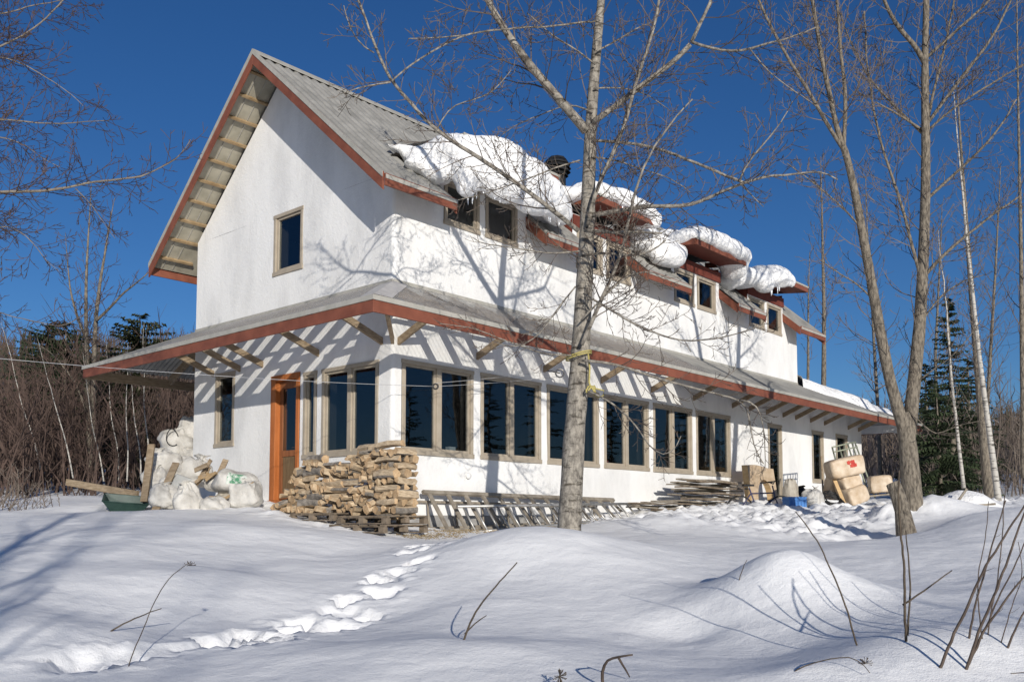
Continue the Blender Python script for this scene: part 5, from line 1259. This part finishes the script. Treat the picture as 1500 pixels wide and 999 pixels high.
leftl = [(a[0], a[1], a[2], a[3]*.5, a[4]*.5, a[5]*1.6, a[6]*.68, *a[7:]) for a in leftl]
tree('overhanging_tree', 'leafless tree reaching in from the left edge with twiggy boughs', 'tree', leftl, 51, M['leftbark'], M['twigred'], rmin=.005, up=.18, wob=.2, maxl=3)
multi = [(*a[:4], a[4]*.3, a[5], a[6]*.5) for a in [
 ([(133,720),(132,660),(130,600),(128,540),(126,480),(126,420),(128,370),(131,320),(134,270)], 27, 27, 10, 2.5, 1.1, .35),
 ([(137,700),(137,600),(138,520),(141,460),(147,410),(154,370),(160,330),(168,290)], 27, 26.5, 9, 2.4, 1.1, .35),
 ([(141,470),(160,452),(180,430),(200,415),(222,396),(240,370)], 26.7, 26, 4.5, 1.8, .8, .35),
 ([(128,500),(115,470),(104,430),(100,390),(96,340)], 27, 27.6, 5, 1.8, .9, .35),
 ([(134,620),(110,560),(80,520),(50,500)], 27, 26, 4, 1.6, .9, .35),
]]
tree('many_stemmed_tree', 'dark many-stemmed leafless tree left of the house', 'tree', multi, 52, M['furrow'], M['twigred'], rmin=.007, up=.45, wob=.14, maxl=2)
for k, (x0, x1, y0, y1, Y, lab) in enumerate([(152, 130, 705, 590, 25, 'thin white birch sapling nearest the left edge, leaning left'), (107, 72, 700, 560, 24, 'slanting pale sapling at the far left of the thicket'), (174, 162, 708, 560, 26, 'thin white sapling left of the leaning post'), (186, 182, 705, 575, 24.5, 'short white sapling just left of the sack pile'),
        (216, 213, 700, 545, 23, 'bright white birch sapling straight above the sack pile'), (206, 196, 700, 590, 25, 'crooked pale sapling beside the bright birch sapling'), (60, 20, 690, 540, 26, 'long pale sapling leaning far to the left')]):
    simple('birch_sapling', lab, [(x0, y0), ((x0*2+x1)/3+3+k%3, (y0*2+y1)/3), ((x0+2*x1)/3-4+k%2*3, (y0+2*y1)/3), (x1, y1), (x1+(x1-x0)*.5, y1-70)], Y, 2.4, 1.1, .8, .4, 60+k, M['birch'], M['twigred'], rmin=.006)
# --- conifers
def conifer(label, x, y, h, rb, seed, m='needle', bare=.0, dens=1.0, group=None, name='spruce_tree', top_round=False):
    r = np.random.default_rng(seed); z0 = Hz(x, y)-.1; root = thing(name, label, 'tree', (x, y, z0), 0, group)
    q = MB(); q.tube([(0, 0, 0), (0, 0, h*.5), (r.normal()*.05, 0, h)], [h*.018, h*.011, .01], 7); q.build('trunk', M['furrow'], root, smooth=True)
    c = MB(); n = int(h*9*dens); V = []; 
    for i in range(n):
        f = (i+r.random())/n; z = h*(.06+bare+(.94-bare)*f); R = rb*((1-f)**.8 if not top_round else math.sqrt(max(0, 1-(f*1.0)**2.2)))*r.uniform(.65, 1.12)+.08
        a = r.random()*6.283; drop = -.22*R*(1-f)+.12*R*f
        d = np.array([math.cos(a), math.sin(a), 0]); pn = np.array([-d[1], d[0], 0])
        k = max(4, int(R/.13))
        for j in range(k):
            u = (j+.6)/k; p = d*R*u+np.array([0, 0, z+drop*u*u*1.4])
            s = .11+.20*(1-u)*min(1, R)
            for sg in (-1, 1):
                e = p+pn*sg*s*r.uniform(.7, 1.4)+d*s*.7+np.array([0, 0, -s*r.uniform(.05, .55)])
                w_ = .035+.03*r.random(); up_ = np.array([0, 0, w_])
                c.add([p-d*w_, e, p+d*w_*1.3+up_*.4], [(0, 1, 2)])
                e2 = p+pn*sg*s*.5+np.array([0, 0, -s*r.uniform(.2, .8)]); c.add([p+d*w_, e2, p-d*w_+up_], [(0, 1, 2)])
    c.build('crown', M[m], root); return root
def pxy(px, Y): return (px-750)/F*Y/1.0*(1.0)
conifer('dark ragged spruce right of the forked tree', (1398-750)/F*34, 34, 7.6, 1.7, 71, dens=2.0)
conifer('low dark fir filling the gap right of the forked trunk', (1378-750)/F*31, 31, 4.0, 2.0, 72, dens=2.2)
conifer('squat dark spruce half behind the forked trunk', (1362-750)/F*37, 37, 5.4, 1.9, 73, dens=2.0)
conifer('dark spruce left of the white birch, shorter than its neighbour', (1424-750)/F*38, 38, 5.6, 1.8, 74, dens=2.0)
conifer('round-topped pine rising over the low roof at its left corner', (200-750)/F*30, 30, 5.7, 2.0, 75, 'needlelit', .1, 2.2, None, 'pine_tree', True)
conifer('dark green pine deep in the left thicket', (90-750)/F*36, 36, 6.2, 2.2, 76, 'needle', .2, 2.0, None, 'pine_tree', True)
conifer('second green pine in the thicket, left of the many-stemmed tree', (60-750)/F*42, 42, 6.8, 2.4, 77, 'needle', .2, 2.0, None, 'pine_tree', True)
# trees standing right of the frame: the side windows mirror them
for k, (x, y, h) in enumerate([(31, 24, 8.5), (36, 29, 6.5), (33, 33, 9.5), (38, 17, 7.5), (42, 36, 8), (36, 12, 6.5), (40, 22, 9)]):
    conifer(['tall spruce beyond the right edge, mirrored in the side windows', 'short spruce beyond the right edge'][k % 2 and 1 or 0], x, y, h, h*.26, 80+k, dens=1.1, group='spruces mirrored in the windows')
# --- thicket of brush behind the garden (nobody could count its stems)
def thicket(label, n, xr, yr, hr, seed, m, dens=1.0, lean=.22, y_of=None):
    r = np.random.default_rng(seed); q = MB(); X = r.uniform(*xr, n); Y = r.uniform(*yr, n); Z = H(X, Y)
    for x, y, z in zip(X, Y, Z):
        if -9.5 < HL((x, y, 0)).y-3 < 9.5 and -3 < HL((x, y, 0)).x < 24: continue
        h = r.uniform(*hr)*(.6+.8*r.random()**2); d = np.array([r.normal()*lean, r.normal()*lean, 1]); d /= np.linalg.norm(d); c = np.array([r.normal(), r.normal(), 0])*.25*h
        pr = .004+.0038*h; base = np.array([x, y, z-.05]); t = np.linspace(0, 1, 6); P = base+d*h*t[:, None]+c*(t**2)[:, None]*.6
        q.tube(P, np.linspace(pr*1.5, .004, 6), 3, cap=False)
        for k in range(r.integers(4, 9)):
            f = r.uniform(.2, .95); i = f*5; i0 = int(i); p = P[i0]+(P[min(5, i0+1)]-P[i0])*(i-i0); a = r.random()*6.28; ln = h*r.uniform(.12, .38)*(1.1-f*.6)
            e = np.array([math.cos(a)*.7, math.sin(a)*.7, r.uniform(.4, 1.1)])*ln; mid = p+e*.5+r.normal(size=3)*ln*.08; q.tube([p, mid, p+e], [pr*.7, pr*.5, .003], 3, cap=False)
            for kk in range(2):
                e2 = e*r.uniform(.25, .5)+r.normal(size=3)*ln*.2; q.tube([mid, mid+e2], [.0045, .0025], 3, cap=False)
    o = q.build('thicket', m); tag(o, label, 'brush', kind='stuff')
thicket('brown leafless thicket behind the garden on the left', 2600, (-26, -6), (23, 40), (2.4, 4.6), 91, M['twigred'])
thicket('tangled grey brush among the trees on the right', 900, (15, 34), (32, 48), (2.0, 4.6), 92, M['greytwig'])
thicket('low frosty weeds at the left edge of the snow', 260, (-13.5, -8.6), (16.5, 21), (.4, 1.0), 93, M['greytwig'], lean=.4)
# --- wooded hills far behind
M['farwood'] = mat('distant_leafless_wood', (.06, .044, .034), (.11, .083, .064), rough=.95, scale=.12)
M['farfir'] = mat('distant_firs', (.02, .03, .018), (.04, .05, .03), rough=.95, scale=.2)
def farwood(label, n, xr, yr, hr, seed, m, name, fir=False):
    r = np.random.default_rng(seed); q = MB(); X = r.uniform(*xr, n); Y = yr[0]+(yr[1]-yr[0])*r.random(n)**1.3; Z = H(X, Y)
    for x, y, z in zip(X, Y, Z):
        if abs(HL((x, y, 0)).y-3) < 9 and -3 < HL((x, y, 0)).x < 24: continue
        h = r.uniform(*hr)
        if fir:
            nn = 6
            for k in range(3):
                z0 = z+h*(.1+.28*k); R = h*.2*(1-.27*k); a0 = r.random()*6; V = [(x+R*r.uniform(.6, 1.2)*math.cos(a0+2*math.pi*j/nn), y+R*r.uniform(.6, 1.2)*math.sin(a0+2*math.pi*j/nn), z0+r.uniform(-.2, .2)) for j in range(nn)]+[(x, y, z0+h*.42)]
                q.add(V, [(j, (j+1) % nn, nn) for j in range(nn)])
        else:
            b = np.array([x, y, z-.2]); q.tube([b, b+[r.normal()*.2, 0, h*.5], b+[r.normal()*.5, 0, h]], [h*.013, h*.01, .02], 3, cap=False)
            for k in range(10):
                f = r.uniform(.2, .95); p = b+np.array([0, 0, h*f]); a = r.random()*6.28; ln = h*.32*(1.15-f); e = np.array([math.cos(a)*.7, math.sin(a)*.7, .85])*ln; q.tube([p, p+e*.5+r.normal(size=3)*.1, p+e], [.05, .035, .012], 3, cap=False)
    o = q.build(name, m); tag(o, label, 'wood', kind='stuff')
farwood('leafless wood covering the hill on the far left', 2200, (-170, -20), (105, 262), (4, 7), 94, M['farwood'], 'hill_wood')
farwood('leafless wood on the far slope at the right', 1500, (36, 190), (110, 262), (5, 8), 95, M['farwood'], 'hill_wood')
farwood('dark firs scattered through the woods on the far hills', 150, (-150, 170), (120, 262), (4, 6.5), 96, M['farfir'], 'hill_firs', True)
# ------------------------------------------------------------------ dry stalks in the foreground snow
M['stalk'] = mat('dry_weed_stalk', (.05, .038, .028), (.11, .085, .06), rough=.8, scale=10)
M['cane'] = mat('brown_bramble_cane', (.055, .04, .032), (.12, .09, .07), rough=.75, scale=10)
def stalk(label, paths, Y, w_, m='stalk', name='dry_stalk', cat='dry weed', head=None, group=None, twl=0, seed=0):
    g = at(*paths[0][0], Y); g = onground(*paths[0][0]) if paths[0][0][1] < 990 else g
    Y = g.y; root = thing(name, label, cat, g, 0, group); rng = np.random.default_rng(seed+200)
    for i, p in enumerate(paths):
        q = MB(); P = np.array([(at(x, y, Y+.04*k*(1 if i % 2 else -1))-g)[:] for k, (x, y) in enumerate(p)]); 
        if i == 0: P[0, 2] -= .06
        ww = w_*(1 if i == 0 else .75)/2/F*Y; P, R = resample(P, np.linspace(ww, ww*.5, len(P)), .05); P = P+np.cumsum(rng.normal(size=P.shape)*.0022, axis=0)
        q.tube(P, R, 6)
        if twl: twigs(q, P, R, rng, 3, twl, .14, maxl=3, rmin=.0012, start=.3, buds=False)
        q.build('stem', M[m], root, smooth=True)
    if head:
        q = MB(); hp_ = at(*head[0], Y)-g; s = head[1]/F*Y
        for k in range(head[2]):
            v = Vector(rng.normal(size=3)); v.normalize(); v.z = abs(v.z)*.8 if head[3] == 'up' else v.z
            q.tube([hp_, hp_+v*s*.6, hp_+v*s], [.0016, .0012, .003], 4)
        q.build('seed_head', M[m], root)
    return root
stalk('dark forked twig stuck in the snow in front of the middle dome', [[(675,937),(690,905),(712,874),(738,845),(758,821)], [(680,928),(698,908),(710,902)]], 8.5, 3.2, seed=1)
stalk('tall thin weed with a tiny umbel, crossing the footprints', [[(180,992),(196,950),(214,910),(236,866),(254,842),(276,828)]], 6.8, 1.8, head=((278, 828), 9, 16, 'up'), seed=2)
stalk('dark twig lying slanted behind the umbel weed', [[(153,921),(178,914),(205,902),(237,893)]], 7.6, 2.6, seed=3)
stalk('long bare stalk leaning left over the right-hand mound', [[(1258,946),(1240,893),(1222,845),(1205,806),(1180,768),(1165,750)]], 6.6, 2.8, seed=4)
stalk('upright twin stalk with a slanted side shoot, right of the leaning one', [[(1328,942),(1325,880),(1324,830),(1322,780),(1319,735),(1320,690)], [(1329,930),(1333,860),(1332,815),(1327,775)], [(1323,886),(1352,866),(1396,837)]], 6.5, 4.2, twl=.06, seed=5)
stalk('short grass stem behind the right mound', [[(1080,850),(1086,835),(1093,820)]], 9.6, 1.6, seed=6)
cl = ['thickest bramble cane, bending right from the lowest root', 'bramble cane rising beside the thickest one', 'bramble cane arching low to the right edge', 'straight slim cane in the middle of the bramble clump', 'short cane slanting at the right edge', 'thin pale stem bending up left of the bramble clump', 'tall thin shoot above the bramble clump', 'fine curved shoot at the right of the clump', 'slim cane crossing behind the thickest cane']
cp_ = [([(1372,979),(1395,928),(1420,872),(1445,825),(1475,775),(1510,722)], 5), ([(1410,980),(1432,930),(1452,880),(1472,830),(1490,780),(1506,735)], 5), ([(1412,976),(1440,930),(1468,890),(1500,850),(1530,820)], 4.4), ([(1417,938),(1428,880),(1442,828),(1456,780),(1472,730)], 3.4), ([(1470,952),(1490,915),(1515,870)], 4), ([(1440,936),(1432,880),(1436,830),(1448,770),(1452,730)], 2), ([(1445,930),(1462,840),(1470,760),(1476,690),(1490,640)], 2), ([(1460,940),(1480,890),(1500,840),(1490,790)], 1.8), ([(1436,925),(1460,880),(1490,820),(1508,770)], 3)]
for k, (p, w_) in enumerate(cp_): stalk(cl[k], [p], 6.4, w_, 'cane', 'bramble_cane', 'bramble', group='bramble canes at the right edge', twl=.09 if k < 8 else .05, seed=20+k)
stalk('knobbly dark twig hooked over at the bottom edge', [[(884,1003),(882,985),(884,970),(893,963),(904,964),(914,958),(928,957)], [(906,962),(915,978),(922,990)]], 5.9, 5, 'cane', seed=30, twl=.02)
stalk('brown shrivelled seed head poking up at the bottom edge', [[(826,1004),(823,995),(820,988)]], 5.9, 3, 'stalk', head=((820, 990), 11, 40, 'all'), seed=31)
stalk('arched dry stem nodding with a seed head, bottom right', [[(1134,1000),(1160,984),(1190,970),(1222,963),(1250,963),(1264,970),(1272,984)]], 5.9, 2.2, 'stalk', head=((1268, 972), 10, 36, 'all'), seed=32)
stalk('bent dry stem in the bottom right corner', [[(1440,1000),(1462,990),(1485,985),(1510,986)]], 5.9, 2, 'cane', seed=33)
# trees behind the photographer whose shadows cross the snow
def offtree(label, x, y, h, seed, nb=16, twl=1.2, rt=.16):
    rng = np.random.default_rng(seed); z0 = Hz(x, y)-.1; root = thing('shade_tree', label, 'tree', (x, y, z0)); tr = MB(); tw = MB()
    P, R = resample([(0, 0, 0), (.1, 0, h*.4), (-.1, .1, h*.75), (0, 0, h)], [rt, rt*.7, rt*.4, .01], .3); tr.tube(P, R, 8)
    for k in range(nb):
        f = .25+.7*k/nb; i = int(f*(len(P)-1)); a = k*2.4+rng.normal()*.3; ln = h*.36*(1.1-f); d = np.array([math.cos(a), math.sin(a), .9]); Q = [P[i]]; D = d/np.linalg.norm(d)
        for j in range(6): D = D+rng.normal(size=3)*.12+[0, 0, .03]; D /= np.linalg.norm(D); Q.append(Q[-1]+D*ln/6)
        Q = np.array(Q); RR = np.linspace(R[i]*.5, .008, 7); tr.tube(Q, RR, 5); twigs(tw, Q, RR, rng, 1, twl, .3, maxl=2, rmin=.005)
    tr.build('trunk', M['furrow'], root, smooth=True); tw.build('crown', M['twig'], root)
offtree('leafless tree behind the viewer, its shadow falling on the left snow', -1.5, -5.0, 8.5, 101, 14)
offtree('leafless tree behind the viewer to the right, shading the right mound', 7.0, -5, 5.0, 102, 12, .8, .035)
offtree('leafless tree behind the viewer, shading the gable and roof with its twigs', 6.0, -30, 20, 103, 16, 1.8, .11)
